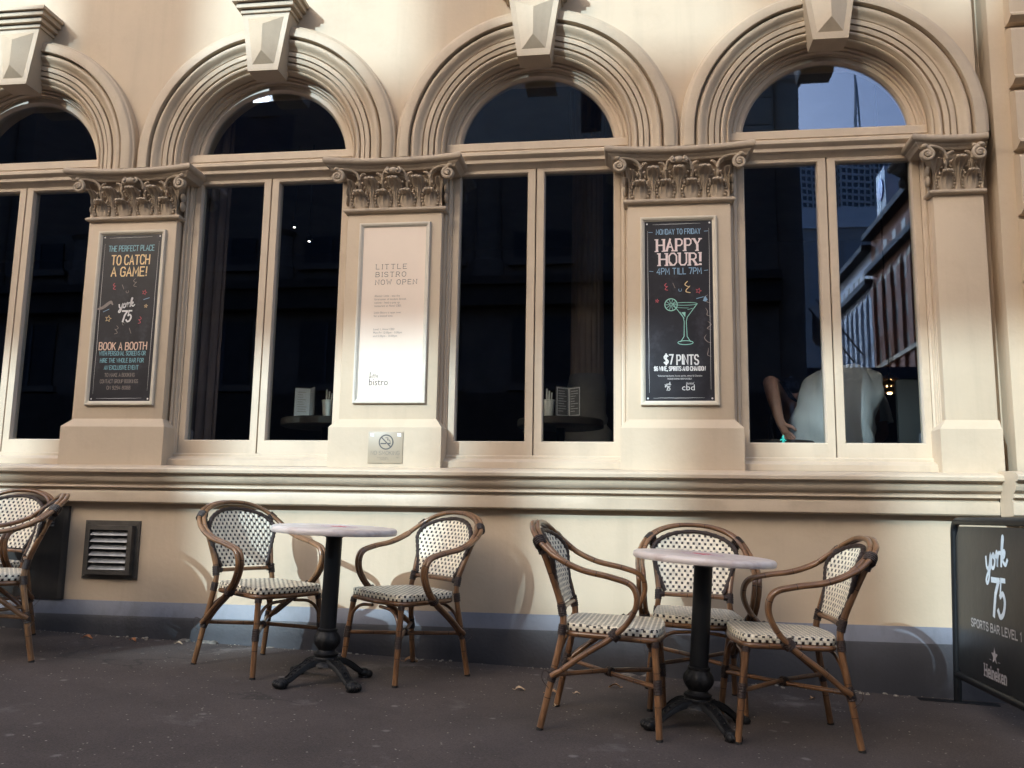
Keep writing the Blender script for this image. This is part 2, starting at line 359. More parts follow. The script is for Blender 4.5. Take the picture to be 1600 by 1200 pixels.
    bp = N.new('ShaderNodeBump'); bp.inputs['Strength'].default_value = .6; bp.inputs['Distance'].default_value = .004
    L.new(nz(180, 4), bp.inputs['Height']); L.new(bp.outputs[0], b.inputs['Normal'])
    o = obj('pavement', bm, m, sharp=60); o['kind'] = 'structure'
build_ground()

# ------------------------------------------------------------------ the heritage building
PC = [-1.808, -0.014, 1.79, 3.584]                 # pilaster centres
WC = [-0.905, 0.9, 2.69, 4.487]                    # window centres
ZC = 3.116; RI = .594; RO = .893                   # arch centre height, opening and outer radii
GY = .134                                          # glass plane
bld = thing('heritage_building', 'cream painted heritage building with arched windows and Corinthian pilasters', 'building')
XL, XR = -7.0, 8.0; ZT = 9.0

def build_walls():
    bm = BM()
    # lower wall below the string course
    box(bm, XL, XR, 0.0, .35, .19, .83)
    # wall behind each pilaster, between the openings
    edges = [XL] + [w for c in WC for w in (c - RI, c + RI)] + [5.345]
    for i in range(0, len(edges), 2): box(bm, edges[i], edges[i + 1], .09 if i not in (0,) else .0, .35, 1.0, 3.05)
    # below the sills
    for c in WC: box(bm, c - RI, c + RI, .10, .35, .9, 1.10)
    # spandrel wall with arched cut-outs
    bounds = [XL, -1.812, -0.02, 1.79, 3.584, 5.345]
    box(bm, 5.345, XR, .13, .35, 1.0, ZT)  # recess beside the corner pier, shaped to give a dark strip of shade
    box(bm, XL, -1.812, 0, .35, 3.0, ZT)
    for k, c in enumerate(WC):
        x0, x1 = bounds[k + 1], bounds[k + 2]
        inner = [(c + RI, 3.0)] + [(c + RI * math.cos(a), ZC + RI * math.sin(a)) for a in [PI * i / 48 for i in range(49)]] + [(c - RI, 3.0)]
        outer = []
        for (x, z) in inner:
            if z <= 3.0: outer.append((x1 if x > c else x0, 3.0)); continue
            dx, dz = x - c, max(z - ZC, 1e-6); s = 1e9
            if dx > 1e-9: s = min(s, (x1 - c) / dx)
            if dx < -1e-9: s = min(s, (x0 - c) / dx)
            s = min(s, (ZT - ZC) / dz); outer.append((c + dx * s, ZC + dz * s if dz > 1e-5 else ZC))
        # add rectangle corners exactly
        fi = [bm.verts.new((x, 0, z)) for x, z in inner]; fo = [bm.verts.new((x, 0, z)) for x, z in outer]
        bi = [bm.verts.new((x, .35, z)) for x, z in inner]
        for i in range(len(inner) - 1):
            a, b_ = outer[i], outer[i + 1]
            corner = None
            if abs(a[0] - x1) < 1e-6 and abs(b_[1] - ZT) < 1e-6 and abs(a[1] - ZT) > 1e-6: corner = (x1, ZT)
            if abs(b_[0] - x0) < 1e-6 and abs(a[1] - ZT) < 1e-6 and abs(b_[1] - ZT) > 1e-6: corner = (x0, ZT)
            if corner: bm.faces.new((fi[i], fo[i], bm.verts.new((corner[0], 0, corner[1])), fo[i + 1], fi[i + 1]))
            else: bm.faces.new((fi[i], fo[i], fo[i + 1], fi[i + 1]))
            bm.faces.new((fi[i], fi[i + 1], bi[i + 1], bi[i]))
    # back of the spandrel, side and roof so the block is solid
    box(bm, XL, XR, .36, .5, 3.75, ZT); box(bm, XL, XR, .0, 9.0, ZT, ZT + .2)
    box(bm, XL, XL + .3, .5, 9, -.5, ZT); box(bm, XR - .3, XR, .5, 9, -.5, ZT); box(bm, XL, XR, 8.7, 9, -.5, ZT)
    o = obj('wall', bm, M_wall, bld, sharp=20)
build_walls()

def yz(t, a, b): return Vector((t, a, b))
SCP = [(.1, 1.062), (-.06, 1.052), (-.128, 1.040), (-.146, 1.032), (-.152, 1.022), (-.150, 1.004), (-.140, .998), (-.116, .996), (-.110, .976), (-.120, .974), (-.119, .968), (-.110, .95), (-.094, .938), (-.082, .936),
       (-.080, .924), (-.090, .922), (-.091, .912), (-.086, .909), (-.062, .907), (-.060, .892), (-.072, .889), (-.074, .884), (-.070, .822), (-.062, .815), (.002, .811), (.1, .811)]
def build_courses():
    bm = BM(); n = 40
    def seg(x0, x1, off):
        k = max(1, int((x1 - x0) / .12))
        fr = []
        for i in range(k + 1):
            x = x0 + (x1 - x0) * i / k
            fr.append(lambda a, b, x=x: Vector((x, a + off + (.0022 * noise.noise((x * 7, a * 60, b * 60)) if a < .0 else 0), b + (.0016 * noise.noise((x * 5 + 9, a * 50, b * 50)) if a < .0 else 0))))
        rows = sweep(bm, fr, SCP)
        for r in (rows[0][::-1], rows[-1]): bm.faces.new(r)
    seg(XL, 5.30, 0); seg(5.3, XR, -.175)
    each('string_course', bm, M_trim, bld, sharp=28)
    bm = BM()
    for c in WC:      # stepped timber sills in each bay
        extr(bm, [(.16, 1.142), (.085, 1.140), (.078, 1.134), (.078, 1.118), (.06, 1.116), (.045, 1.108), (.02, 1.10), (.012, 1.094), (.012, 1.058), (.16, 1.058)], c - RI + .003, c + RI - .003, yz)
    each('sill', bm, M_trim, bld, sharp=28)
    bm = BM()
    xs = [XL + .15 * i for i in range(int((XR - XL) / .15) + 1)]
    rows = []
    for x in xs: rows.append([bm.verts.new((x, y + .002 * noise.noise((x * 4, z * 9, 1)), z)) for y, z in ((.1, -.6), (-.034, -.6), (-.034, gz(x, 0) + .05), (-.036, .10), (-.030, .1175))])
    for a, b in zip(rows, rows[1:]):
        for j in range(4): bm.faces.new((a[j], b[j], b[j + 1], a[j + 1]))
    obj('plinth', bm, M_plinth, bld, sharp=40)
    bm = BM(); extr(bm, [(.05, .1178), (-.0305, .1178), (-.030, .122), (-.002, .2035), (.05, .2035)], XL, XR, yz); obj('plinth_band', bm, M_band, bld)
build_courses()

ARCHP = [(.893, .01), (.893, -.052), (.889, -.060), (.880, -.064), (.875, -.072), (.868, -.079), (.862, -.081), (.815, -.085), (.809, -.084), (.807, -.078), (.806, -.030), (.797, -.030), (.794, -.060), (.786, -.070), (.774, -.072),
         (.760, -.066), (.748, -.052), (.737, -.042), (.728, -.040), (.7235, -.034), (.7225, -.014), (.7175, -.014), (.716, -.044), (.712, -.046), (.688, -.043), (.687, -.012), (.6815, -.012), (.680, -.038), (.655, -.032), (.6535, -.004),
         (.648, -.004), (.643, -.027), (.634, -.030), (.625, -.026), (.620, -.016), (.615, -.012), (.611, -.002), (.608, .004), (.606, -.006), (.600, -.010), (.594, -.006), (.590, .002), (.590, .02), (.592, .10)]
def build_arch(c):
    bm = BM(); fr = []
    xm = .893
    def clip(c, r, y): return r
    for z in (3.031, 3.06, 3.09): fr.append(lambda r, y, z=z: Vector((c + r, y, z)))
    for i in range(65):
        a = PI * i / 64; fr.append(lambda r, y, a=a: Vector((c + r * math.cos(a), y + .0012 * noise.noise((r * 40, a * 12, c)), ZC + r * math.sin(a))))
    for z in (3.09, 3.06, 3.031): fr.append(lambda r, y, z=z: Vector((c - r, y, z)))
    sweep(bm, fr, ARCHP[::-1])
    return obj('arch_moulding', bm, M_arch, bld, sharp=32)
def build_keystone(c, parent):
    bm = BM(); ky = -.145
    zb, zt = 3.640, 4.045; wb, wt = .103, .163
    def w(z): return wb + (wt - wb) * (z - zb) / (zt - zb)
    # body
    P = [(-wb, zb), (wb, zb), (wt, zt), (-wt, zt)]
    A = [bm.verts.new((c + x, ky, z)) for x, z in P]; B = [bm.verts.new((c + x * 1.0, .012, z)) for x, z in P]
    bm.faces.new(B[::-1])
    for i in (0, 1, 3): bm.faces.new((A[i], B[i], B[(i + 1) % 4], A[(i + 1) % 4]))
    # recessed field with a faceted diamond ridge on the front
    z0, z1 = zb + .045, zt - .03; i0, i1 = w(z0) - .034, w(z1) - .034
    I = [bm.verts.new((c - i0, ky + .001, z0)), bm.verts.new((c + i0, ky + .001, z0)), bm.verts.new((c + i1, ky + .001, z1)), bm.verts.new((c - i1, ky + .001, z1))]
    for i in range(4): bm.faces.new((A[i], A[(i + 1) % 4], I[(i + 1) % 4], I[i]))
    rz0, rz1 = z0 + .075, z1 - .07
    r0 = bm.verts.new((c, ky - .045, rz0)); r1 = bm.verts.new((c, ky - .045, rz1))
    bm.faces.new((I[0], I[1], r0)); bm.faces.new((I[1], I[2], r1, r0)); bm.faces.new((I[2], I[3], r1)); bm.faces.new((I[3], I[0], r0, r1))
    bmesh.ops.reverse_faces(bm, faces=bm.faces[:])
    # moulded cap in three steps
    for (z, z2, e, d) in ((zt, zt + .022, .012, .012), (zt + .022, zt + .03, .006, .006), (zt + .03, zt + .058, .034, .034), (zt + .058, zt + .066, .028, .028), (zt + .066, zt + .098, .058, .056), (zt + .098, zt + .125, .075, .074)):
        box(bm, c - wt - e, c + wt + e, ky - d, .0, z, z2, bev=.003)
    return obj('keystone', bm, M_arch, parent, sharp=25)
for c in WC:
    a = build_arch(c); build_keystone(c, a)

# ---- windows: moulded frame + transom + two sashes with panes + fan light
def arch_path_frames(c, zb):
    fr = []
    for z in (zb, 2.0, ZC): fr.append(lambda d, y, z=z: Vector((c + RI - .004 - d, y, z)))
    for i in range(1, 48):
        a = PI * i / 48; fr.append(lambda d, y, a=a: Vector((c + (RI - .004 - d) * math.cos(a), y, ZC + (RI - .004 - d) * math.sin(a))))
    for z in (ZC, 2.0, zb): fr.append(lambda d, y, z=z: Vector((c - (RI - .004 - d), y, z)))
    return fr
def build_window(c):
    bm = BM()
    prof = [(.0, .20), (.0, .062), (.003, .060), (.013, .060), (.016, .064), (.017, .078), (.021, .080), (.025, .074), (.031, .074), (.034, .080), (.036, .094), (.048, .097), (.050, .20)]
    sweep(bm, arch_path_frames(c, 1.13), prof[::-1])
    w = obj('window', bm, M_trim, bld, sharp=30)
    # fan light frame (half ring)
    bm = BM(); fr = []
    for i in range(49):
        a = PI * i / 48; fr.append(lambda d, y, a=a: Vector((c + (.543 - d) * math.cos(a), y, ZC + (.543 - d) * math.sin(a))))
    for f in (0,): fr.insert(0, lambda d, y: Vector((c + .543 - d, y, 3.05)))
    fr.append(lambda d, y: Vector((c - .543 + d, y, 3.05)))
    sweep(bm, fr, [(0, .16), (0, .108), (.004, .104), (.030, .104), (.034, .110), (.041, .124), (.043, .132), (.043, .16)][::-1])
    obj('fanlight_frame', bm, M_trim, w, sharp=30)
    bm = BM(); n = 40
    pts = [(c + .51, 3.1)] + [(c + .51 * math.cos(PI * i / n), ZC + .51 * math.sin(PI * i / n)) for i in range(n + 1)] + [(c - .51, 3.1)]
    F = [bm.verts.new((x, GY, z)) for x, z in pts]; K = [bm.verts.new((x, GY + .005, z)) for x, z in pts]
    bm.faces.new(F[::-1]); bm.faces.new(K)
    obj('fanlight_pane', bm, M_glass, w, smooth=False)
    # transom beam
    bm = BM()
    tp = [(.17, 3.166), (.09, 3.166), (.060, 3.160), (.056, 3.154), (.056, 3.108), (.062, 3.104), (.062, 3.094), (.040, 3.090), (.034, 3.084), (.034, 3.066), (.044, 3.056), (.060, 3.046), (.060, 3.024), (.078, 3.018), (.092, 3.002), (.100, 2.992), (.17, 2.992)]
    extr(bm, tp, c - RI + .010, c + RI - .010, yz); obj('transom', bm, M_trim, w, sharp=30)
    zb, zt = 1.139, 2.998
    for s in (-1, 1):
        bm = BM(); x0, x1 = (c - .541, c - .0035) if s < 0 else (c + .0035, c + .541)
        gl = (x0 + .048 if s < 0 else x0 + .053, x1 - .053 if s < 0 else x1 - .048); g0, g1 = zb + .090, zt - .034
        def rect(a, b_, z0, z1, y): return [Vector((a, y, z0)), Vector((b_, y, z0)), Vector((b_, y, z1)), Vector((a, y, z1))]
        rings = [rect(x0, x1, zb, zt, .17), rect(x0, x1, zb, zt, .106), rect(x0 + .002, x1 - .002, zb + .002, zt - .002, .103), rect(gl[0] - .006, gl[1] + .006, g0 - .007, g1 + .006, .103), rect(gl[0] - .001, gl[1] + .001, g0, g1, .112), rect(gl[0], gl[1], g0, g1, .17)]
        V = [[bm.verts.new(p) for p in r] for r in rings]
        for a, b_ in zip(V, V[1:]):
            for i in range(4): bm.faces.new((a[i], a[(i + 1) % 4], b_[(i + 1) % 4], b_[i]))
        obj('sash', bm, M_trim, w, sharp=30)
        bm = BM()
        for yy in (GY, GY + .005):
            q = [bm.verts.new(p) for p in rect(gl[0] - .004, gl[1] + .004, g0 - .004, g1 + .004, yy)]; bm.faces.new(q if yy == GY else q[::-1])
        obj('pane', bm, M_glass, w, smooth=False)
for c in WC: build_window(c)

# ---- pilasters
def build_pilaster(x0, x1, hb0, hb1):
    bm = BM()
    box(bm, x0, x1, 0, .1, 1.30, 2.70, bev=.003)
    # chamfered base block
    P = [(-hb0, 0), (hb1, 0)]
    b0, b1 = x0 - hb0, x1 + hb1
    lv = [(b0, b1, -.056, 1.044), (b0, b1, -.056, 1.297), (b0 + .004, b1 - .004, -.052, 1.304), (x0 - .006, x1 + .006, -.004, 1.348), (x0, x1, .0, 1.354)]
    rows = [[bm.verts.new(p) for p in ((a, .11, z), (a, y, z), (b, y, z), (b, .11, z))] for a, b, y, z in lv]
    for r, s in zip(rows, rows[1:]):
        for i in range(3): bm.faces.new((r[i], r[i + 1], s[i + 1], s[i]))
    return obj('pilaster', bm, M_wall, bld, sharp=20)
def leaf(bm, xc, z0, H, W, proj, yb, curl=1.0, half=0, tall=False):
    """one acanthus leaf in relief: a fan with scalloped rims, ribs and a rolled-over tip"""
    nt, ns = 18, 12; rows = []
    def ww(t):
        if tall: w = .34 + .66 * clamp((t - .34) / .38, 0, 1) ** 1.3
        else: w = .72 + .28 * math.sin(PI * clamp(t * 1.25, 0, 1))
        if t > .74: w *= 1 - .5 * ((t - .74) / .26) ** 1.6
        return W * w
    def yy(t, z): return yb(z) - (.012 + proj * t ** 1.5 + (.020 * curl * math.sin(clamp((t - .7) / .3, 0, 1) * PI * .7) if t > .7 else 0))
    def zz(t): return z0 + H * (t if t < .84 else .84 + (t - .84) * .9 - 5.2 * (t - .84) ** 2)
    for i in range(nt + 1):
        t = i / nt; row = []; z = zz(t); w = ww(t)
        lob = .12 * abs(math.sin(t * PI * 4)) * (0 if tall and t < .36 else 1)
        for j in range(ns + 1):
            s = -1 + 2 * j / ns
            if half < 0: s = -1 + j / ns
            if half > 0: s = j / ns
            groove = .0055 * math.cos(s * PI * 4) * clamp(t * 2.2, .15, 1) * (1 - abs(s) ** 4); dish = .010 * s * s
            y = yy(t, z) + dish - groove
            if abs(s) > .99: y = yb(z) + .004
            row.append(bm.verts.new((xc + s * w * (1 - lob * abs(s) ** 3), y, z - .008 * s * s * t)))
        rows.append(row)
    for a, b in zip(rows, rows[1:]):
        for j in range(ns): bm.faces.new((a[j], a[j + 1], b[j + 1], b[j]))
    for sd in (-1, 1):          # scallop beads round the rim and drooping lip
        if half and sd * half < 0: continue
        for t in ((.52, .64, .75) if tall else (.14, .30, .46, .62, .75)):
            z = zz(t); ball(bm, (xc + sd * ww(t) * .92, yy(t, z) + .004, z), W * .13, .008, W * .15, 8, 6)
    if not half:
        for k in (-.45, 0, .45): ball(bm, (xc + k * W * .75, yy(.9, zz(.9)) - .006, zz(.88) - .006 - .006 * abs(k)), W * .24, .011, W * .17, 10, 6)
def spiral(bm, cx, cy, cz, r0, turns, dirn, r1=.010, start=PI / 2, tilt=0):
    pts = []; rr = []; n = 34
    for i in range(n + 1):
        t = i / n; a = start + dirn * t * turns * 2 * PI; r = r0 * (1 - t * .82)
        pts.append((cx + r * math.cos(a), cy - .014 * t, cz + r * math.sin(a))); rr.append(r1 * (1 - .45 * t))
    tube(bm, pts, rr, 8); ball(bm, (cx, cy - .014, cz), .011, .010, .011, 8, 6)
    return pts[0]
def build_capital(hw, n_low, full=True):
    bm = BM()
    # necking roll
    P = []
    for i in range(9):
        a = -PI / 2 + PI * i / 8; P.append((-.004 - .024 * math.cos(a), .017 + .017 * math.sin(a)))
    prof = [(.1, .0)] + P + [(.1, .034)]
    e = .026
    for i in range(1): pass
    def ringf(off_x):
        return None
    rows = []
    for sx in (-1, 1):
        rows.append([bm.verts.new((sx * (hw + max(0, -a)), a, b)) for a, b in prof])
    for j in range(len(prof) - 1): bm.faces.new((rows[0][j], rows[0][j + 1], rows[1][j + 1], rows[1][j]))
    for k, sx in ((0, -1), (1, 1)):
        back = [bm.verts.new((sx * (hw + max(0, -a)), .1, b)) for a, b in prof]
        for j in range(len(prof) - 1): bm.faces.new((rows[k][j], back[j], back[j + 1], rows[k][j + 1]))
    # bell: slightly flared
    def yb(z): t = clamp((z - .034) / .25, 0, 1); return .006 - .045 * t ** 3
    bl = []
    for i in range(9):
        z = .034 + .26 * i / 8; y = yb(z); q = hw - .004 + (-y) * .9
        bl.append([bm.verts.new(p) for p in ((-q, .1, z), (-q, y, z), (q, y, z), (q, .1, z))])
    for a, b in zip(bl, bl[1:]):
        for j in range(3): bm.faces.new((a[j], a[j + 1], b[j + 1], b[j]))
    step = 2 * hw / n_low; lw = step * .385
    for i in range(n_low): leaf(bm, -hw + step * (i + .5), .034, .122, lw, .026, yb, 1.2)
    for i in range(1, n_low): leaf(bm, -hw + step * i, .036, .205, lw * 1.02, .040, yb, 1.3, tall=True)
    leaf(bm, -hw + .004, .036, .195, lw * 1.0, .040, yb, 1.3, half=1, tall=True); leaf(bm, hw - .004, .036, .195, lw * 1.0, .040, yb, 1.3, half=-1, tall=True)
    # stalks in the gaps, splitting into small scroll leaves
    for i in range(n_low):
        x = -hw + step * (i + .5); s = -1 if x < 0 else 1
        tube(bm, catmull([(x, -.012, .14), (x + .004 * s, -.030, .19), (x + .002 * s, -.040, .232)], 4), [.011 - .0 * k for k in range(9)], 7)
        for q in (-1, 1):
            tube(bm, catmull([(x, -.040, .225), (x + q * .016, -.046, .243), (x + q * .034, -.050, .250), (x + q * .042, -.050, .244)], 4), [.010, .010, .010, .010, .010, .009, .009, .008, .007, .006, .005, .004, .003], 7)
    # corner volutes carried on a long curved stem
    for s in (-1, 1):
        vx = s * (hw + .052) if full or s < 0 else hw - .044; p = spiral(bm, vx, -.088, .222, .040, 1.7, s, .0125)
        xs = s * (hw - step * .5)
        tube(bm, catmull([(xs, -.045, .21), (xs + s * .012, -.052, .245), (xs + s * .045, -.064, .268), (vx - s * .03, -.080, .274), p], 5), [.010 + .0001 * k for k in range(21)], 8)
        # side face of the volute
        spiral(bm, vx + s * .006, -.070, .222, .036, 1.5, s, .012)
        ball(bm, (vx, -.07, .222), .036, .022, .036, 12, 8)
        ball(bm, (vx + s * .010, -.08, .272), .024, .03, .018, 10, 6)
        # side leaf on the return
        for z in (.10, .16): ball(bm, (s * (hw + .016), .03, z), .016, .03, .035, 8, 6)
    # centre knot
    if n_low > 2:
        for s in (-1, 1):
            spiral(bm, s * .032, -.082, .252, .020, 1.3, -s, .008); tube(bm, catmull([(s * .075, -.046, .205), (s * .07, -.055, .245), (s * .05, -.066, .268), (s * .03, -.08, .274)], 4), .008, 7)
        ball(bm, (0, -.075, .254), .034, .028, .024, 12, 8)
    # abacus: concave front, thick roll over a cavetto
    AP = [(.10, .262), (.0, .262), (-.004, .266), (-.006, .274), (-.012, .282), (-.022, .288), (-.024, .296), (-.034, .299), (-.044, .305), (-.049, .315), (-.049, .326), (-.044, .336), (-.034, .343), (.10, .345)]
    fr = []; H = hw + .095; n = 24
    for i in range(n + 1):
        u = -1 + 2 * i / n; yo = -.045 - .052 * abs(u) ** 2.2 * (1 if full else .8)
        fr.append(lambda a, b, u=u, yo=yo: Vector((u * (H + max(0, -a) * .95), (a + yo if a < .09 else .1), b)))
    rows = sweep(bm, fr, AP)
    for r, s in ((rows[0], -1), (rows[-1], 1)):
        bk = [bm.verts.new((v.co.x * 1.0, .1, v.co.z)) for v in r]
        for j in range(len(r) - 1): bm.faces.new((r[j], bk[j], bk[j + 1], r[j + 1]))
    if not full:      # the half capital stops dead against the added shade channel beside the corner pier
        for v in bm.verts: v.co.x = min(v.co.x, hw + .006)
    bmesh.ops.recalc_face_normals(bm, faces=bm.faces[:])
    return bm
cap0 = None
for pc in PC:
    p = build_pilaster(pc - .31, pc + .31, .047, .047)
    if cap0 is None: cap0 = obj('capital', build_capital(.31, 4), M_cap, p, sharp=50); o = cap0
    else: o = cap0.copy(); COL.objects.link(o); o.parent = p
    o.location = (pc, 0, 2.686)
# right-hand half pilaster, projecting pier and rusticated quoins
p = build_pilaster(5.066, 5.345, .05, .0)
o = obj('capital', build_capital(.142, 2, False), M_cap, p, sharp=50); o.location = (5.208, 0, 2.686)
bm = BM(); box(bm, 5.418, 6.7, -.03, .2, 1.05, ZT - .01, bev=.004); box(bm, 5.418, 6.7, -.03, .1, .21, .812, bev=.004)
each('corner_pier', bm, M_wall, bld, sharp=20)
bm = BM(); z = 1.36
while z < ZT - .4:          # each rusticated block: bevelled bottom lip and chamfered top edge
    extr(bm, [(-.031, z), (-.085, z), (-.128, z + .022), (-.128, z + .034), (-.112, z + .05), (-.112, z + .33), (-.104, z + .345), (-.031, z + .372)], 5.512, 6.6, yz)
    z += .392
each('quoin', bm, M_wall, bld, sharp=20)

# interior shell (part of the building, seen through the panes)
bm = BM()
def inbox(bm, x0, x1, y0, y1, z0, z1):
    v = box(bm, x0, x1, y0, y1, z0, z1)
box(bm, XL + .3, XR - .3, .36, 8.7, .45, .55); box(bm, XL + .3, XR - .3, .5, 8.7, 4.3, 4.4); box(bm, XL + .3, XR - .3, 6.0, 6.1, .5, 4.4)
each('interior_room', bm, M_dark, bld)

# ------------------------------------------------------------------ lettering
GL = {
'A': '0,0 2,6 4,0|.7,2 3.3,2', 'B': '0,0 0,6 2.6,6 3.4,5.4 3.4,3.8 2.6,3.1 0,3.1|2.6,3.1 3.8,2.4 3.8,.7 2.8,0 0,0', 'C': '3.8,4.8 3,6 1,6 0,4.8 0,1.2 1,0 3,0 3.8,1.2', 'D': '0,0 0,6 2.4,6 3.8,4.6 3.8,1.4 2.4,0 0,0',
'E': '3.5,6 0,6 0,0 3.5,0|0,3.1 2.8,3.1', 'F': '3.5,6 0,6 0,0|0,3.1 2.8,3.1', 'G': '3.8,4.9 3,6 1,6 0,4.8 0,1.2 1,0 3,0 3.8,1 3.8,2.8 2.2,2.8', 'H': '0,0 0,6|4,0 4,6|0,3.1 4,3.1', 'I': '.6,0 .6,6', 'J': '3,6 3,1.2 2.2,0 .8,0 0,1.2',
'K': '0,0 0,6|3.7,6 0,2.6|1.2,3.7 3.8,0', 'L': '0,6 0,0 3.3,0', 'M': '0,0 .3,6 2.3,1.8 4.3,6 4.6,0', 'N': '0,0 0,6 3.8,0 3.8,6', 'O': '1.2,0 0,1.4 0,4.6 1.2,6 2.8,6 4,4.6 4,1.4 2.8,0 1.2,0', 'P': '0,0 0,6 2.6,6 3.6,5.2 3.6,3.6 2.6,2.7 0,2.7',
'Q': '1.2,0 0,1.4 0,4.6 1.2,6 2.8,6 4,4.6 4,1.4 2.8,0 1.2,0|2.6,1.6 4.2,-.4', 'R': '0,0 0,6 2.6,6 3.6,5.2 3.6,3.7 2.6,2.9 0,2.9|1.8,2.9 3.8,0', 'S': '3.6,5 2.8,6 1,6 .1,5.1 .1,4 1,3.2 2.8,2.8 3.7,1.9 3.7,.9 2.8,0 .9,0 0,1', 'T': '0,6 4,6|2,6 2,0',
'U': '0,6 0,1.3 1,0 2.9,0 3.9,1.3 3.9,6', 'V': '0,6 2,0 4,6', 'W': '0,6 1.1,0 2.5,4.4 3.9,0 5,6', 'X': '0,0 3.8,6|0,6 3.8,0', 'Y': '0,6 1.9,2.9 3.8,6|1.9,2.9 1.9,0', 'Z': '0,6 3.7,6 0,0 3.7,0',
'0': '1.2,0 0,1.4 0,4.6 1.2,6 2.6,6 3.7,4.6 3.7,1.4 2.6,0 1.2,0', '1': '.3,4.8 1.4,6 1.4,0', '2': '.1,4.8 1,6 2.6,6 3.5,5 3.5,3.8 0,0 3.6,0', '3': '.1,5.2 1,6 2.6,6 3.4,5.2 3.4,4 2.4,3.2 1.2,3.2|2.4,3.2 3.6,2.3 3.6,.9 2.6,0 1,0 0,.9',
'4': '2.8,0 2.8,6 0,1.8 3.8,1.8', '5': '3.3,6 .5,6 .3,3.4 2.4,3.7 3.6,2.7 3.6,1.1 2.5,0 .9,0 0,.8', '6': '3.3,5.4 2.4,6 1.2,6 0,4.6 0,1.3 1,0 2.6,0 3.6,1.2 3.6,2.4 2.7,3.4 1,3.4 0,2.4', '7': '0,6 3.6,6 1.4,0',
'8': '1.2,3.2 .2,4.2 .2,5.1 1.1,6 2.6,6 3.4,5.1 3.4,4.2 2.5,3.2 1.2,3.2 0,2.2 0,.9 1,0 2.7,0 3.7,.9 3.7,2.2 2.5,3.2', '9': '.3,.6 1.2,0 2.4,0 3.6,1.4 3.6,4.7 2.6,6 1,6 0,4.8 0,3.6 .9,2.6 2.6,2.6 3.6,3.6',
'!': '.5,6 .4,1.8|.4,.4 .4,0', '.': '.3,.4 .3,0', ',': '.5,.5 .2,-.9', '-': '0,3 2.2,3', '$': '3.6,5 2.8,5.6 1,5.6 .1,4.8 .1,4 1,3.2 2.8,2.8 3.7,2 3.7,1.1 2.8,.4 .9,.4 0,1.1|1.9,6.6 1.9,-.5', ':': '.4,4 .4,3.6|.4,1 .4,.6', '/': '0,0 3,6', '*': '.2,5.8 1.6,4.6|1.6,5.8 .2,4.6|.9,6.1 .9,4.3', '&': '3.8,0 .6,4.4 .8,5.6 1.6,6 2.4,5.4 2.2,4.2 .2,2 .2,.8 1,0 2.2,0 3.6,2.4'}
def gpolys(ch): return [[tuple(map(float, p.split(','))) for p in s.split()] for s in GL[ch].split('|')]
def gwidth(ch): return .0 if ch == ' ' else max(p[0] for s in gpolys(ch) for p in s)
RIBN = [0]
def rib(bm, pts, w, mp, closed=False, taper=False):
    """flat inked stroke: polyline pts in the sheet's own (u,v) metres, mapped to 3-D by mp(u,v,lift)"""
    P = [Vector((p[0], p[1])) for p in pts]
    P = [p for i, p in enumerate(P) if i == 0 or (p - P[i - 1]).length > 1e-6]
    if len(P) < 2: return
    RIBN[0] += 1; lift = .0006 + (RIBN[0] % 9) * .00004; n = len(P); A = []; B = []
    if not closed:
        d = (P[1] - P[0]).normalized() * w * .35; P[0] = P[0] - d; d = (P[-1] - P[-2]).normalized() * w * .35; P[-1] = P[-1] + d
    for i in range(n):
        a = P[i] - P[i - 1] if (i > 0 or closed) else P[1] - P[0]; b = P[(i + 1) % n] - P[i] if (i < n - 1 or closed) else a
        a.normalize(); b.normalize(); t = (a + b); t = t.normalized() if t.length > .2 else b
        nn = Vector((-t.y, t.x)); k = 1 / max(.55, nn.dot(Vector((-b.y, b.x)))); ww = w * .5
        if taper: ww *= .35 + .65 * math.sin(PI * clamp((i + .4) / (n - .2), 0, 1))
        A.append(bm.verts.new(mp(P[i].x + nn.x * ww * k, P[i].y + nn.y * ww * k, lift))); B.append(bm.verts.new(mp(P[i].x - nn.x * ww * k, P[i].y - nn.y * ww * k, lift)))
    for i in range(n if closed else n - 1): bm.faces.new((B[i], B[(i + 1) % n], A[(i + 1) % n], A[i]))
def fillpoly(bm, pts, mp):
    RIBN[0] += 1; lift = .0005 + (RIBN[0] % 9) * .00004
    f = bm.faces.new([bm.verts.new(mp(p[0], p[1], lift)) for p in pts])
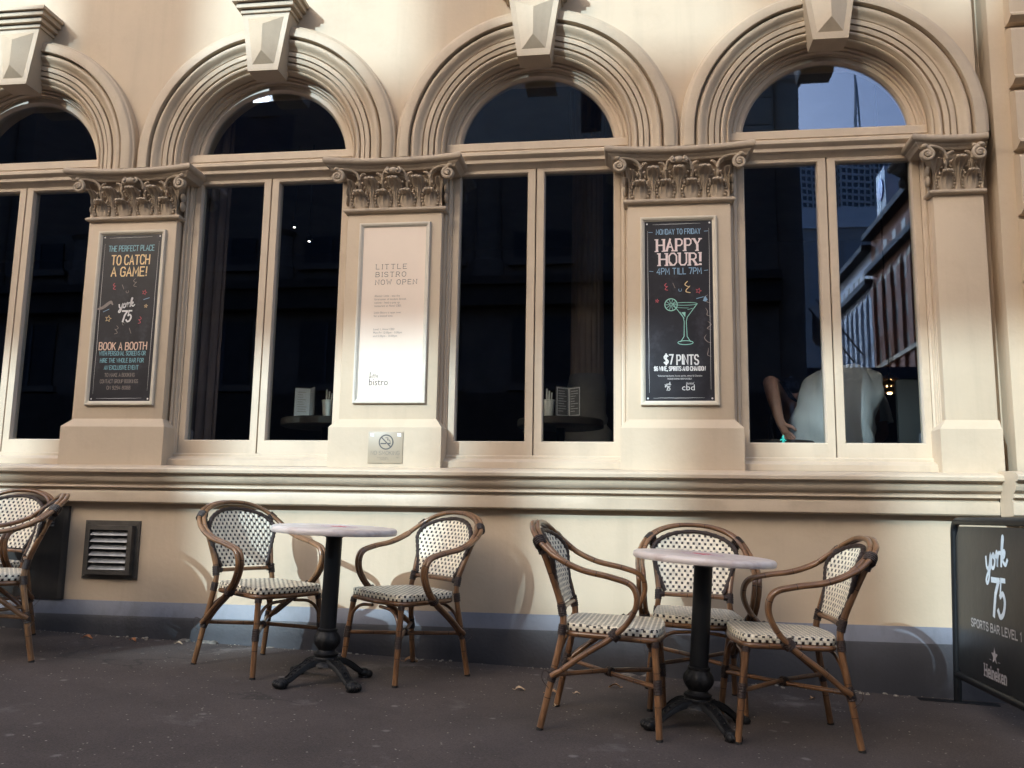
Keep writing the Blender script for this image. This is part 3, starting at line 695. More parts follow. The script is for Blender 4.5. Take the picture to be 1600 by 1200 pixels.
def write(bm, text, u, v, h, mp, w=None, width=None, align='c', asp=1.0, serif=0.0, wob=0.0, gap=1.5, space=2.6, bold=1.0, smallcaps=False):
    """stroke lettering. h = cap height; width = fit the line to this width; align about u"""
    s = h / 6; tot = 0; xs = []
    for i, ch in enumerate(text):
        k = (.78 if smallcaps and i and text[i - 1] != ' ' else 1)
        xs.append((tot, k)); tot += (space if ch == ' ' else gwidth(ch) * k + gap)
    tot -= gap; ax = s * asp
    if width: ax = width / tot
    u0 = u - tot * ax / 2 if align == 'c' else (u if align == 'l' else u - tot * ax)
    w = w or h * .13
    for ch, (x, k) in zip(text, xs):
        if ch == ' ': continue
        jy = random.uniform(-wob, wob) * h; jr = random.uniform(-wob, wob) * .5
        for st in gpolys(ch):
            pts = [(u0 + (x + (px * k) + py * jr * .3) * ax, v + py * s * (k if not smallcaps else (.82 if k < 1 else 1)) + jy) for px, py in st]
            rib(bm, pts, w, mp)
            if bold > 1 and abs(pts[0][0] - pts[1][0]) < abs(pts[0][1] - pts[1][1]): rib(bm, [(a + w * .6, b) for a, b in pts[:2]], w, mp)
            if serif:
                for e, q in ((0, 1), (-1, -2)):
                    d = Vector(pts[e]) - Vector(pts[q])
                    if abs(d.y) > abs(d.x) * 1.2 and (abs(st[e][1]) < .3 or abs(st[e][1] - 6) < .3): rib(bm, [(pts[e][0] - serif * h, pts[e][1]), (pts[e][0] + serif * h, pts[e][1])], w * .8, mp)
def builtin(bm, text, u, v, size, mp, align='l', sx=1.0, shear=0, spacing=1.0):
    """Blender's own font, flattened into bm"""
    cu = bpy.data.curves.new('txt', 'FONT'); cu.body = text; cu.size = size; cu.align_x = {'l': 'LEFT', 'c': 'CENTER'}[align]; cu.resolution_u = 2; cu.space_character = spacing; cu.shear = shear
    o = bpy.data.objects.new('txt', cu); me = o.to_mesh(); st = len(bm.verts); bm.from_mesh(me); o.to_mesh_clear(); bpy.data.objects.remove(o); bpy.data.curves.remove(cu)
    bm.verts.ensure_lookup_table()
    for q in bm.verts[st:]: q.co = mp(u + q.co.x * sx, v + q.co.y, .0008)
YORK = [  # hand-lettered script, unit: x height = 1
    [(0, .9), (.08, .35), (.3, .15), (.55, .35), (.72, .95), (.62, .3), (.4, -.5), (.12, -.72), (-.02, -.5), (.25, -.15), (.8, .22)],
    [(1.18, .95), (.9, .75), (.85, .35), (1.05, .1), (1.3, .2), (1.42, .6), (1.25, .92), (1.12, .85), (1.3, .72), (1.62, .8)],
    [(1.6, .72), (1.72, 1.02), (1.84, .78), (1.78, .1), (1.85, .55), (2.05, .9), (2.25, .88)],
    [(2.38, .1), (2.45, .9), (2.62, 1.75), (2.78, 1.7), (2.6, 1.1), (2.42, .5)], [(2.46, .42), (2.75, .9), (2.95, .85), (2.85, .6), (2.55, .48), (2.8, .2), (3.05, .08), (3.3, .32)]]
def york75(bm, u, v, s, mp, w=.2):
    """script word over a big slanted seventy-five; u = centre, v = bottom of the numerals, s = script x height"""
    for st in YORK: rib(bm, [(u + (p.x - 1.6) * s, v + 2.75 * s + p.y * s + (p.x - 1.6) * s * .16) for p in catmull([(a, b, 0) for a, b in st], 5)], w * s, mp)
    for st, ww in (([(-.95, 2.05), (.15, 2.05)], .34), ([(.10, 2.05), (-.35, 1.2), (-.55, -.1)], .36), ([(.45, 2.1), (1.0, 2.1)], .3), ([(.45, 2.1), (.38, 1.15)], .2)):
        rib(bm, [(u + a * s + b * s * .1, v + b * s) for a, b in st], ww * s, mp)
    rib(bm, [(u + p.x * s + p.y * s * .1, v + p.y * s) for p in catmull([(.38, 1.12, 0), (.75, 1.3, 0), (1.08, .85, 0), (.9, .15, 0), (.45, -.1, 0), (.1, .25, 0)], 5)], .32 * s, mp)
def star(bm, u, v, r, mp, w=None, rot=0):
    pts = [(u + (r if i % 2 == 0 else r * .42) * math.sin(rot + i * PI / 5), v + (r if i % 2 == 0 else r * .42) * math.cos(rot + i * PI / 5)) for i in range(10)]
    if w: rib(bm, pts, w, mp, closed=True)
    else: fillpoly(bm, pts, mp)
def circ(u, v, r, n=28, a0=0, a1=2 * PI, ry=None): return [(u + r * math.cos(a0 + (a1 - a0) * i / n), v + (ry or r) * math.sin(a0 + (a1 - a0) * i / n)) for i in range(n + 1)]

# ------------------------------------------------------------------ posters on the pilasters
I_white, I_cream, I_pink, I_blue = ink('white', (.72, .70, .68)), ink('yellow', (.80, .58, .30)), ink('pink', (.80, .66, .63)), ink('teal', (.20, .42, .48))
I_mint, I_red, I_tan, I_gry = ink('mint', (.32, .62, .52)), ink('red', (.55, .10, .12)), ink('peach', (.72, .50, .38)), ink('charcoal', (.075, .065, .06))
I_green, I_lgrey, I_lblue = ink('green', (.25, .5, .42)), ink('soft_grey', (.26, .215, .19)), ink('pale_blue', (.25, .40, .55))
def poster(name, label, x0, x1, z0, z1, sheet_mat, frame_mat):
    """frame + sheet; local frame origin at the sheet's lower left, on the pilaster face"""
    t = thing(name, label, 'poster', ((x0 + x1) / 2, 0, z0))
    W, H = x1 - x0, z1 - z0; bm = BM(); fr = []
    def rect(d, y): return [Vector((-W / 2 + d, y, d)), Vector((W / 2 - d, y, d)), Vector((W / 2 - d, y, H - d)), Vector((-W / 2 + d, y, H - d))]
    prof = [(0, .0), (0, -.018), (.003, -.022), (.012, -.022), (.014, -.019), (.018, -.019), (.021, -.013), (.027, -.010), (.028, -.004)]
    V = [[bm.verts.new(p) for p in rect(d, y)] for d, y in prof]
    for a, b in zip(V, V[1:]):
        for i in range(4): bm.faces.new((a[i], a[(i + 1) % 4], b[(i + 1) % 4], b[i]))
    bmesh.ops.recalc_face_normals(bm, faces=bm.faces[:]); obj('frame', bm, frame_mat, t, sharp=30)
    bm = BM(); box(bm, -W / 2 + .026, W / 2 - .026, -.0075, -.002, .026, H - .026); obj('sheet', bm, sheet_mat, t)
    mp = lambda u, v, l: Vector((u, -.0078 - l, v))
    return t, W, H, mp
def put(t, bm, mat, name='lettering', kind=None):
    o = obj(name, bm, mat, t, smooth=False)
    if kind: o['kind'] = kind
    return o
def border(bm, W, H, mp):
    e = .046
    for a, b in (((-W / 2 + e + .03, H - e), (W / 2 - e - .05, H - e + .002)), ((-W / 2 + e, H - e - .04), (-W / 2 + e + .004, e + .03)), ((W / 2 - e, H - e - .03), (W / 2 - e - .003, e + .05)), ((-W / 2 + e + .03, e - .002), (W / 2 - e - .04, e))):
        n = 14; rib(bm, [(a[0] + (b[0] - a[0]) * i / n + random.uniform(-.0012, .0012), a[1] + (b[1] - a[1]) * i / n + random.uniform(-.0012, .0012)) for i in range(n + 1)], .0022, mp, taper=True)
    for sx in (-1, 1):
        for z in (.042, H - .042): fillpoly(bm, circ(sx * (W / 2 - .042), z, .0055, 12)[:-1], mp)
def squig(bm, u, v, s, mp, fl=1, w=.004):
    rib(bm, [(p.x, p.y) for p in catmull([(u, v + s, 0), (u - fl * s * .35, v + s * .55, 0), (u + fl * s * .1, v + s * .25, 0), (u + fl * s * .3, v + s * .3, 0), (u - fl * s * .1, v - s * .1, 0), (u - fl * s * .2, v - s * .45, 0), (u + fl * s * .35, v - s * .6, 0)], 5)], w, mp)

t, W, H, mp = poster('chalkboard_poster', 'black chalkboard style poster inviting guests to book a booth, in cream frame on pilaster', -.248, .231, 0, 1.176, M_black, M_alu)
t.location.z = 1.441
b = BM(); border(b, W, H, mp); york75(b, -.002, H * .475, .033, mp, .26); put(t, b, I_white)
b = BM(); write(b, 'THE PERFECT PLACE', 0, H * .882, .037, mp, width=.325, wob=.03)
for yy, tx, wd in ((.302, 'WITH PERSONAL SCREENS OR', .325), (.262, 'HIRE THE WHOLE BAR FOR', .305), (.222, 'AN EXCLUSIVE EVENT', .24)): write(b, tx, -.004, H * (yy - .022), .027, mp, width=wd, w=.0036, wob=.02)
put(t, b, I_blue)
b = BM(); write(b, 'TO CATCH', 0, H * .803, .062, mp, width=.27, wob=.03, w=.0085); write(b, 'A GAME!', -.005, H * .735, .060, mp, width=.25, wob=.03, w=.0085); put(t, b, I_cream)
b = BM(); write(b, 'BOOK A BOOTH', -.005, H * .312, .048, mp, width=.335, wob=.03, w=.0068); put(t, b, I_tan)
b = BM()
for yy, tx, wd in ((.182, 'TO MAKE A BOOKING', .21), (.146, 'CONTACT GROUP BOOKINGS', .265), (.110, 'ON 9294 8088', .165)): write(b, tx, -.012, H * (yy - .022), .023, mp, width=wd, w=.003, wob=.02)
for u, v, f in ((.045, .69, 1), (-.06, .42, -1)): squig(b, u, H * v, .034, mp, f, .0035)
rib(b, [(-.045, H * .685), (-.032, H * .66)], .0035, mp); rib(b, [(.03, H * .435), (.045, H * .405)], .0035, mp); rib(b, circ(-.005, H * .645, .009, 14, 2.6, 7), .003, mp); rib(b, circ(-.012, H * .46, .009, 14, .2, 4.6), .003, mp)
put(t, b, I_lgrey, 'confetti')
b = BM(); squig(b, -.10, H * .672, .026, mp, 1); squig(b, .10, H * .475, .028, mp, -1); star(b, .118, H * .638, .017, mp, .003, .3); put(t, b, I_red, 'confetti')
b = BM(); star(b, -.125, H * .49, .022, mp, .003, .2); star(b, .135, H * .56, .012, mp, .003, .1); put(t, b, I_cream, 'confetti')
b = BM(); rib(b, [(-.165, H * .53), (-.125, H * .545)], .004, mp); rib(b, [(.115, H * .597), (.155, H * .607)], .004, mp); put(t, b, I_lblue, 'confetti')
b = BM(); rib(b, [(p.x, p.y) for p in catmull([(-.215, H * .545, 0), (-.17, H * .555, 0), (-.12, H * .585, 0), (-.105, H * .575, 0)], 5)], .022, mp, taper=True); put(t, b, I_lgrey, 'chalk_smear')

t, W, H, mp = poster('happy_hour_poster', 'black happy hour poster with green cocktail glass drawing, in cream frame on pilaster', 3.349, 3.809, 0, 1.164, M_black, M_alu)
t.location.z = 1.437
b = BM(); border(b, W, H, mp)
write(b, '$7 PINTS', .01, H * .213, .056, mp, width=.20, wob=.03, w=.0088); write(b, '$6 WINE, SPIRITS AND CHANDON', 0, H * .180, .024, mp, width=.30, w=.0048)
builtin(b, '*Selected tap beers, house spirits, wines & Chandon', 0, H * .149, .0145, mp, 'c', sx=.86); builtin(b, 'PLEASE DRINK RESPONSIBLY', 0, H * .133, .0145, mp, 'c', sx=.78)
york75(b, -.07, H * .078, .0105, mp, .3); builtin(b, 'cbd', .01, H * .078, .05, mp, 'l', sx=1.1); builtin(b, 'hotel', .035, H * .108, .022, mp, 'l', shear=.3)
put(t, b, I_white)
b = BM(); write(b, 'MONDAY TO FRIDAY', .0, H * .906, .032, mp, width=.265, wob=.02, w=.0044); write(b, '4PM TILL 7PM', .003, H * .690, .037, mp, width=.265, wob=.02, w=.005)
for s in (-1, 1): rib(b, [(s * .155, H * .918), (s * .178, H * .919)], .003, mp); rib(b, [(s * .152, H * .706), (s * .175, H * .708)], .003, mp)
put(t, b, I_lblue)
b = BM(); write(b, 'HAPPY', .0, H * .815, .074, mp, width=.262, serif=.12, w=.009, bold=2, wob=.015); write(b, 'HOUR!', .006, H * .738, .074, mp, width=.245, serif=.12, w=.009, bold=2, wob=.015); put(t, b, I_pink)
b = BM()      # cocktail glass in green chalk
cu_, cv = .036, H * .53
rib(b, circ(cu_, cv, .072, 30, ry=.0085), .0032, mp, closed=False)
rib(b, [(cu_ - .072, cv), (cu_ - .012, cv - .082), (cu_ - .006, cv - .11), (cu_ - .008, cv - .2), (cu_ - .028, cv - .232)], .004, mp); rib(b, [(cu_ + .072, cv), (cu_ + .012, cv - .082), (cu_ + .006, cv - .11), (cu_ + .010, cv - .2), (cu_ + .030, cv - .232)], .004, mp)
rib(b, circ(cu_, cv - .238, .045, 24, ry=.012), .004, mp); rib(b, [(cu_ - .055, cv - .022), (cu_ + .02, cv - .026)], .0025, mp); rib(b, [(cu_ + .015, cv - .036), (cu_ + .045, cv - .028)], .0025, mp); rib(b, [(cu_ - .03, cv - .05), (cu_ - .005, cv - .09)], .0025, mp)
fillpoly(b, [(cu_ - .022, cv - .052), (cu_ + .002, cv - .05), (cu_ + .0, cv - .082)], mp)
for q in range(10): a = q * PI / 5; rib(b, [(cu_ - .083 + .006 * math.cos(a), cv - .004 + .006 * math.sin(a)), (cu_ - .083 + .032 * math.cos(a), cv - .004 + .032 * math.sin(a))], .003, mp)
rib(b, circ(cu_ - .083, cv - .004, .037, 28), .0055, mp)
put(t, b, I_mint, 'cocktail_drawing')
b = BM(); squig(b, -.075, H * .618, .026, mp, 1); star(b, .117, H * .598, .017, mp, .003, .3); star(b, -.13, H * .548, .011, mp, .003, .2); put(t, b, I_red, 'confetti')
b = BM(); squig(b, .052, H * .612, .044, mp, 1, .0045); put(t, b, I_cream, 'confetti')
b = BM(); rib(b, circ(.008, H * .605, .009, 14, 2.4, 7), .003, mp); rib(b, [(.105, H * .557), (.145, H * .566)], .004, mp)
fillpoly(b, [(.142, H * .545), (.156, H * .572), (.17, H * .55), (.158, H * .54)], mp); put(t, b, I_lblue, 'confetti')
b = BM(); rib(b, [(-.035, H * .642), (-.022, H * .615)], .003, mp)
for q in range(5):      # scuffed, half-peeled patch along the right edge
    y0 = H * (.55 - .07 * q); rib(b, [(p.x, p.y) for p in catmull([(.17 - .012 * (q % 2), y0 + .03, 0), (.148 + .02 * (q % 3), y0 + .01, 0), (.165, y0 - .012, 0), (.186, y0 - .02, 0)], 4)], .005, mp, taper=True)
put(t, b, I_lgrey, 'scuff_marks')

t, W, H, mp = poster('bistro_poster', 'cream bistro poster with typewriter lettering in silver frame above no smoking sign', 1.79 - .225, 1.79 + .240, 0, 1.166, M_paper, M_silver)
t.location.z = 1.4506
b = BM()
for i, (tx, wd) in enumerate((('LITTLE', .200), ('BISTRO', .196), ('NOW OPEN', .268))): write(b, tx, -.115, H * (.740 - .0435 * i), .030, mp, width=wd, align='l', serif=.14, w=.0028, gap=2.4, space=4)
builtin(b, 'bistro', -.135, H * .098, .062, mp, 'l', sx=.86)
for st in ([(0, .2), (.25, 1.9), (.1, 2.2), (.15, .2), (.4, .9), (.5, .2)], [(.75, 1), (.75, .2)], [(1.1, 1.7), (1.0, .2)], [(1.5, 1.7), (1.4, .2)], [(.8, 1.15), (1.8, 1.25)], [(1.75, .3), (1.8, 1.3)], [(2.0, .6), (2.3, .9), (2.1, 1.1), (2.0, .5), (2.4, .3)]):
    rib(b, [(-.13 + p.x * .024, H * .135 + p.y * .018) for p in catmull([(x, y, 0) for x, y in st], 4)], .0022, mp)
put(t, b, I_gry)
b = BM()
for i, tx in enumerate(('Alastair Little - was the', 'forerunner of modern British', 'cuisine - leads a pop up', 'restaurant at Hotel CBD.', None, 'Little Bistro is open now', 'for a limited time.', None, None, None, 'Level 1, Hotel CBD', 'Mon-Fri 12:00pm - 3:00pm', 'and 5:30pm - 10:00pm')):
    if tx: builtin(b, tx, -.118, H * (.584 - .0185 * i), .0185, mp, 'l', sx=.86, spacing=1.08)
put(t, b, I_lgrey)

# ------------------------------------------------------------------ no smoking sign
t = thing('no_smoking_sign', 'small clear no smoking plate screwed to the pilaster base', 'sign', (1.802, -.056, 1.076))
bm = BM(); box(bm, -.109, .109, -.005, -.001, 0, .193, bev=.0012); obj('plate', bm, nmat('frosted_acrylic', (.36, .285, .20), .42, var=.06, vscale=8), t)
mp = lambda u, v, l: Vector((u, -.0052 - l, v)); b = BM()
rib(b, circ(.004, .130, .043, 40), .0075, mp); rib(b, [(-.027, .160), (.034, .100)], .0075, mp)
rib(b, [(-.028, .121), (.002, .121)], .008, mp); rib(b, [(.018, .121), (.030, .121)], .008, mp); rib(b, [(p.x, p.y) for p in catmull([(.03, .128, 0), (.026, .142, 0), (.012, .143, 0), (.016, .155, 0), (.0, .156, 0)], 4)], .004, mp)
put(t, b, I_gry, 'symbol')
b = BM(); write(b, 'NO SMOKING', 0, .052, .023, mp, width=.178, w=.0022); builtin(b, 'Penalties may apply', -.05, .033, .0085, mp); builtin(b, 'Smoke-free Act', -.03, .024, .0085, mp); builtin(b, '2000', .07, .033, .0085, mp); put(t, b, ink('faded_grey', (.17, .145, .12)), 'lettering')
b = BM()
for sx in (-1, 1): fillpoly(b, [(sx * .085 - .012, .165), (sx * .085 + .012, .163), (sx * .085 + .011, .183), (sx * .085 - .012, .185)], mp)
each('sticky_pad', b, I_white, t, smooth=False)

# ------------------------------------------------------------------ vent and service panel on the lower wall
t = thing('wall_vent', 'dark metal louvred vent in the lower wall under the booth poster', 'vent', (.022, 0, .335))
bm = BM(); W, H = .374, .366
def ring4(bm, prof, W, H, mi=0):
    V = [[bm.verts.new(p) for p in ((-W / 2 + d, y, d), (W / 2 - d, y, d), (W / 2 - d, y, H - d), (-W / 2 + d, y, H - d))] for d, y in prof]
    for a, b in zip(V, V[1:]):
        for i in range(4): bm.faces.new((a[i], a[(i + 1) % 4], b[(i + 1) % 4], b[i]))
ring4(bm, [(0, .002), (0, -.010), (.03, -.012), (.031, -.050), (.058, -.052), (.060, -.004)], W, H); bmesh.ops.recalc_face_normals(bm, faces=bm.faces[:])
box(bm, -W / 2 + .05, W / 2 - .05, -.004, -.001, .05, H - .05)
for sx in (-1, 1):
    for z in (.016, H - .016): ball(bm, (sx * (W / 2 - .015), -.012, z), .008, .004, .008, 10, 6)
obj('vent_frame', bm, M_ventd, t, sharp=30)
for k in range(6):
    bm = BM(); z = .066 + k * .0425; extr(bm, [(-.006, z + .034), (-.046, z + .004), (-.050, z - .004), (-.044, z - .004), (-.010, z + .026)], -W / 2 + .062, W / 2 - .062, yz); obj('slat', bm, M_vents, t)
t = thing('service_panel', 'dull steel service panel behind the rattan chairs beside the vent', 'panel', (-.58, 0, .203))
bm = BM(); W, H = .60, .585; box(bm, -W / 2, W / 2, -.016, -.001, 0, H, bev=.002); box(bm, W / 2 - .035, W / 2 - .002, -.022, -.016, .003, H - .003, bev=.002); box(bm, -W / 2 + .002, -W / 2 + .035, -.022, -.016, .003, H - .003, bev=.002); obj('door', bm, M_panel, t)
for k in range(5): bm = BM(); extr(bm, [(-.017, .0), (-.030, .002), (-.020, .012), (-.017, .012)], .02, .2, lambda tt, a, b: Vector((tt, a, .455 + k * .019 + b))); obj('louvre', bm, M_vents, t)
bm = BM(); box(bm, -.26, -.23, -.034, -.017, .3, .36, bev=.004); obj('latch', bm, M_vents, t)

# ------------------------------------------------------------------ rattan bistro chairs
def rrect(hwf, hwr, xf, xr, rc=.06, n=6, bow=.018):
    """seat outline: front edge at xf (half width hwf), rear edge at xr, rounded corners, slightly bowed front; ccw"""
    C = [(xf, hwf), (xr, hwr), (xr, -hwr), (xf, -hwf)]; out = []
    for i in range(4):
        p = Vector(C[i]); a = (Vector(C[i - 1]) - p).normalized(); b = (Vector(C[(i + 1) % 4]) - p).normalized()
        for k in range(n + 1):
            t = k / n; q = p + a * rc * (1 - t) ** 2 + b * rc * t ** 2
            out.append(q)
        nx = Vector(C[(i + 1) % 4])
        for k in range(1, 6):
            q0 = p + b * rc; q1 = nx - b * rc; t = k / 6; q = q0.lerp(q1, t)
            if i == 3: q.x += bow * math.sin(PI * t)
            if i == 1: q.x -= bow * math.sin(PI * t)
            out.append(q)
    return out
def back_x(z, y): return -.192 - (z - .48) * .40 + .35 * max(0, .0) + (.055 * (y / .21) ** 2) * clamp((z - .5) / .3, 0.25, 1)
def make_chair(label):
    t = thing('rattan_chair', label, 'chair', (0, 0, 0), 0, 'rattan bistro chairs along the wall')
    # seat
    bm = BM(); uvl = bm.loops.layers.uv.verify(); O = rrect(.222, .188, .222, -.185); n = len(O); c0 = Vector((.02, 0)); per = [0]
    for i in range(n): per.append(per[-1] + (O[(i + 1) % n] - O[i]).length)
    lev = [(.965, .414), (.992, .415), (1.0, .418), (1.003, .430), (1.0, .4435), (.994, .4468), (.95, .4475), (.7, .4485), (.45, .447), (.2, .446)]
    rows = [[bm.verts.new((c0.x + (p.x - c0.x) * s, (p.y) * s, z - (.004 * math.sin(3 * p.x / .2) if False else 0))) for p in O] for s, z in lev]
    for k in range(len(rows) - 1):
        a, b = rows[k], rows[k + 1]
        for i in range(n):
            j = (i + 1) % n; f = bm.faces.new((a[i], a[j], b[j], b[i]))
            for lp in f.loops:
                co = lp.vert.co
                if k < 4: lp[uvl].uv = (per[i] if lp.vert in (a[i], b[i]) else per[i + 1], co.z * 1.0)
                else: lp[uvl].uv = (co.y, co.x)
    f = bm.faces.new(rows[-1])
    for lp in f.loops: lp[uvl].uv = (lp.vert.co.y, lp.vert.co.x)
    bm.faces.new(rows[0][::-1]); seat = obj('seat', bm, M_weave, t, sharp=60)
    bm = BM(); ring = [(c0.x + (p.x - c0.x) * .965, p.y * .965, .402) for p in O]; tube(bm, ring, .0135, 8, closed=True); obj('seat_frame', bm, M_cane, t, sharp=60)
    # back panel
    bm = BM(); uvl = bm.loops.layers.uv.verify(); nu, nv = 16, 20
    def hw(v): return (.150 + .070 * clamp(v / .62, 0, 1) ** .8) * (1 if v < .62 else math.sqrt(max(0, 1 - ((v - .62) / .385) ** 2.3)))
    z0, z1 = .520, .828
    for sgn in (1, -1):
        g = []
        for j in range(nv + 1):
            v = 1 - (1 - j / nv) ** 1.5; z = z0 + (z1 - z0) * v; w = max(hw(v), .03)
            g.append([bm.verts.new((back_x(z, w * (-1 + 2 * i / nu)) + sgn * .004, w * (-1 + 2 * i / nu), z)) for i in range(nu + 1)])
        for j in range(nv):
            for i in range(nu):
                q = (g[j][i], g[j][i + 1], g[j + 1][i + 1], g[j + 1][i]); f = bm.faces.new(q if sgn > 0 else q[::-1])
                for lp in f.loops: lp[uvl].uv = (lp.vert.co.y, lp.vert.co.z)
    back = obj('backrest', bm, M_weave, t, sharp=60)
    bm = BM(); edge = []
    for j in range(nv + 1):
        v = 1 - (1 - j / nv) ** 1.5; edge.append((v, max(hw(v), .0)))
    pl = [(back_x(z0 + (z1 - z0) * v, w), w, z0 + (z1 - z0) * v) for v, w in edge]; pr = [(x, -y, z) for x, y, z in pl[::-1]]
    loop = pl[:-1] + [(back_x(z1 + .002, .0), 0, z1 + .002)] + pr[1:]
    loop = catmull(loop, 2)
    tube(bm, loop, [.0125 + .0016 * math.sin(i * 2.2) for i in range(len(loop))], 8); obj('backrest_border', bm, M_bind, back, sharp=60)
    bm = BM(); tube(bm, [(back_x(.505, y), y, .503) for y in [-.17 + .034 * i for i in range(11)]], .011, 8); obj('lower_back_rail', bm, M_cane, t, sharp=60)
    # legs
    for s in (-1, 1):
        bm = BM(); tube(bm, catmull([(.236, s * .222, 0), (.222, s * .212, .2), (.203, s * .198, .40)], 5), [.0145] * 4 + [.0155] * 7, 10); lg = obj('leg', bm, M_cane, t, sharp=60)
        bm = BM(); tube(bm, [(.2365, s * .2225, -.004), (.2355, s * .2215, .010)], .0155, 10); obj('foot_tip', bm, M_foot, lg)
        bm = BM(); P = catmull([(-.268, s * .226, 0), (-.222, s * .208, .235), (-.190, s * .190, .42), (-.203, s * .183, .52), (-.262, s * .208, .69), (-.300, s * .222, .775)], 6)
        tube(bm, P, .015, 10); lg = obj('leg', bm, M_cane, t, sharp=60)
        bm = BM(); tube(bm, [(-.269, s * .2265, -.004), (-.266, s * .2255, .010)], .0155, 10); obj('foot_tip', bm, M_foot, lg)
    # the double arm hoop
    half = [(-.222, .214, .222), (-.10, .236, .318), (.02, .254, .402), (.095, .268, .478), (.130, .276, .560), (.108, .281, .630), (.02, .286, .660), (-.10, .286, .682), (-.20, .278, .722), (-.275, .250, .778), (-.325, .190, .828), (-.348, .100, .858), (-.354, 0, .866)]
    path = catmull(half + [(x, -y, z) for x, y, z in half[-2::-1]], 7)
    for k, dd in enumerate((-1, 1)):
        bm = BM(); P = []
        for i, p in enumerate(path):
            tg = (path[min(i + 1, len(path) - 1)] - path[max(i - 1, 0)]).normalized()
            outw = Vector((0, p.y, 0)) if abs(p.y) > .22 and p.x > -.22 else Vector((p.x + .05, p.y, 0)) * 1.0
            outw = (outw - tg * outw.dot(tg)).normalized(); P.append(p + outw * dd * .0125)
        tube(bm, P, .0122, 9); obj('arm_rail', bm, M_cane, t, sharp=60)
    # crossing stretchers and under-seat braces
    bm = BM()
    for s in (-1, 1): tube(bm, [(.222, s * .209, .213), (.0, 0, .223 + s * .006), (-.220, -s * .205, .228)], .0105, 8)
    each('stretcher', bm, M_cane, t, sharp=60)
    bm = BM()
    for s in (-1, 1):
        tube(bm, catmull([(.222, s * .205, .245), (.214, s * .188, .315), (.208, s * .13, .362), (.208, s * .03, .374)], 5), .0085, 8)
        tube(bm, catmull([(-.212, s * .196, .265), (-.200, s * .176, .325), (-.190, s * .11, .366), (-.188, s * .03, .374)], 5), .0085, 8)
    each('under_seat_brace', bm, M_cane, t, sharp=60)
    bm = BM()
    def wrap(a, b, r, k=5):
        a = Vector(a); b = Vector(b); pts = []; rr = []
        for i in range(k * 4 + 1): pts.append(a.lerp(b, i / (k * 4))); rr.append(r * (1 + .06 * math.sin(i * PI / 2 * 1.0)))
        tube(bm, pts, rr, 9)
    for s in (-1, 1):
        wrap((.2245, s * .214, .185), (.219, s * .209, .245), .0185)
        wrap((-.231, s * .211, .200), (-.216, s * .205, .255), .020)
        wrap((-.195, s * .192, .395), (-.190, s * .188, .44), .0185); wrap((-.192, s * .185, .475), (-.203, s * .184, .525), .0185)
        wrap((.206, s * .200, .372), (.203, s * .197, .396), .0185, 3)
        wrap((-.288, s * .246, .772), (-.308, s * .220, .800), .0285, 4)
        wrap((-.286, s * .216, .738), (-.303, s * .222, .785), .0185, 4)
        wrap((.030, s * .256, .408), (.052, s * .259, .432), .0265, 3)
        wrap((-.196, s * .152, .503), (-.196, s * .185, .503), .0150, 3)
        tube(bm, catmull([(-.225, s * .215, .23), (-.255, s * .245, .25), (-.262, s * .25, .215), (-.235, s * .232, .175)], 4), .0016, 5)
    wrap((.012, -.010, .223), (-.012, .010, .223), .021, 2)
    each('binding', bm, M_bind, t, sharp=60)
    return t
CH = make_chair('rattan armchair left of the table under the bistro poster, cream woven back sunlit, side on')
stand(CH, 1.30, -.588, R(-29))
def chair(label, x, y, deg):
    c = dup(CH); c['label'] = label; stand(c, x, y, R(deg)); return c
chair('rattan armchair right of the left table, turned toward the table with its back by wall', 2.07, -.497, -125)
chair('rattan armchair left of the right table, seen side on facing the cocktail table', 3.19, -1.175, -4)
chair('rattan armchair behind the right table with its back against the wall', 3.60, -.64, -90)
chair('rattan armchair right of the right table, nearest the black cafe barrier', 3.955, -1.10, 184)
chair('dark rattan armchair cut off by the left edge, nearer of the two there', -.16, -.90, -142)
chair('rattan armchair at the far left, partly hidden behind a nearer chair', -.56, -.46, -92)

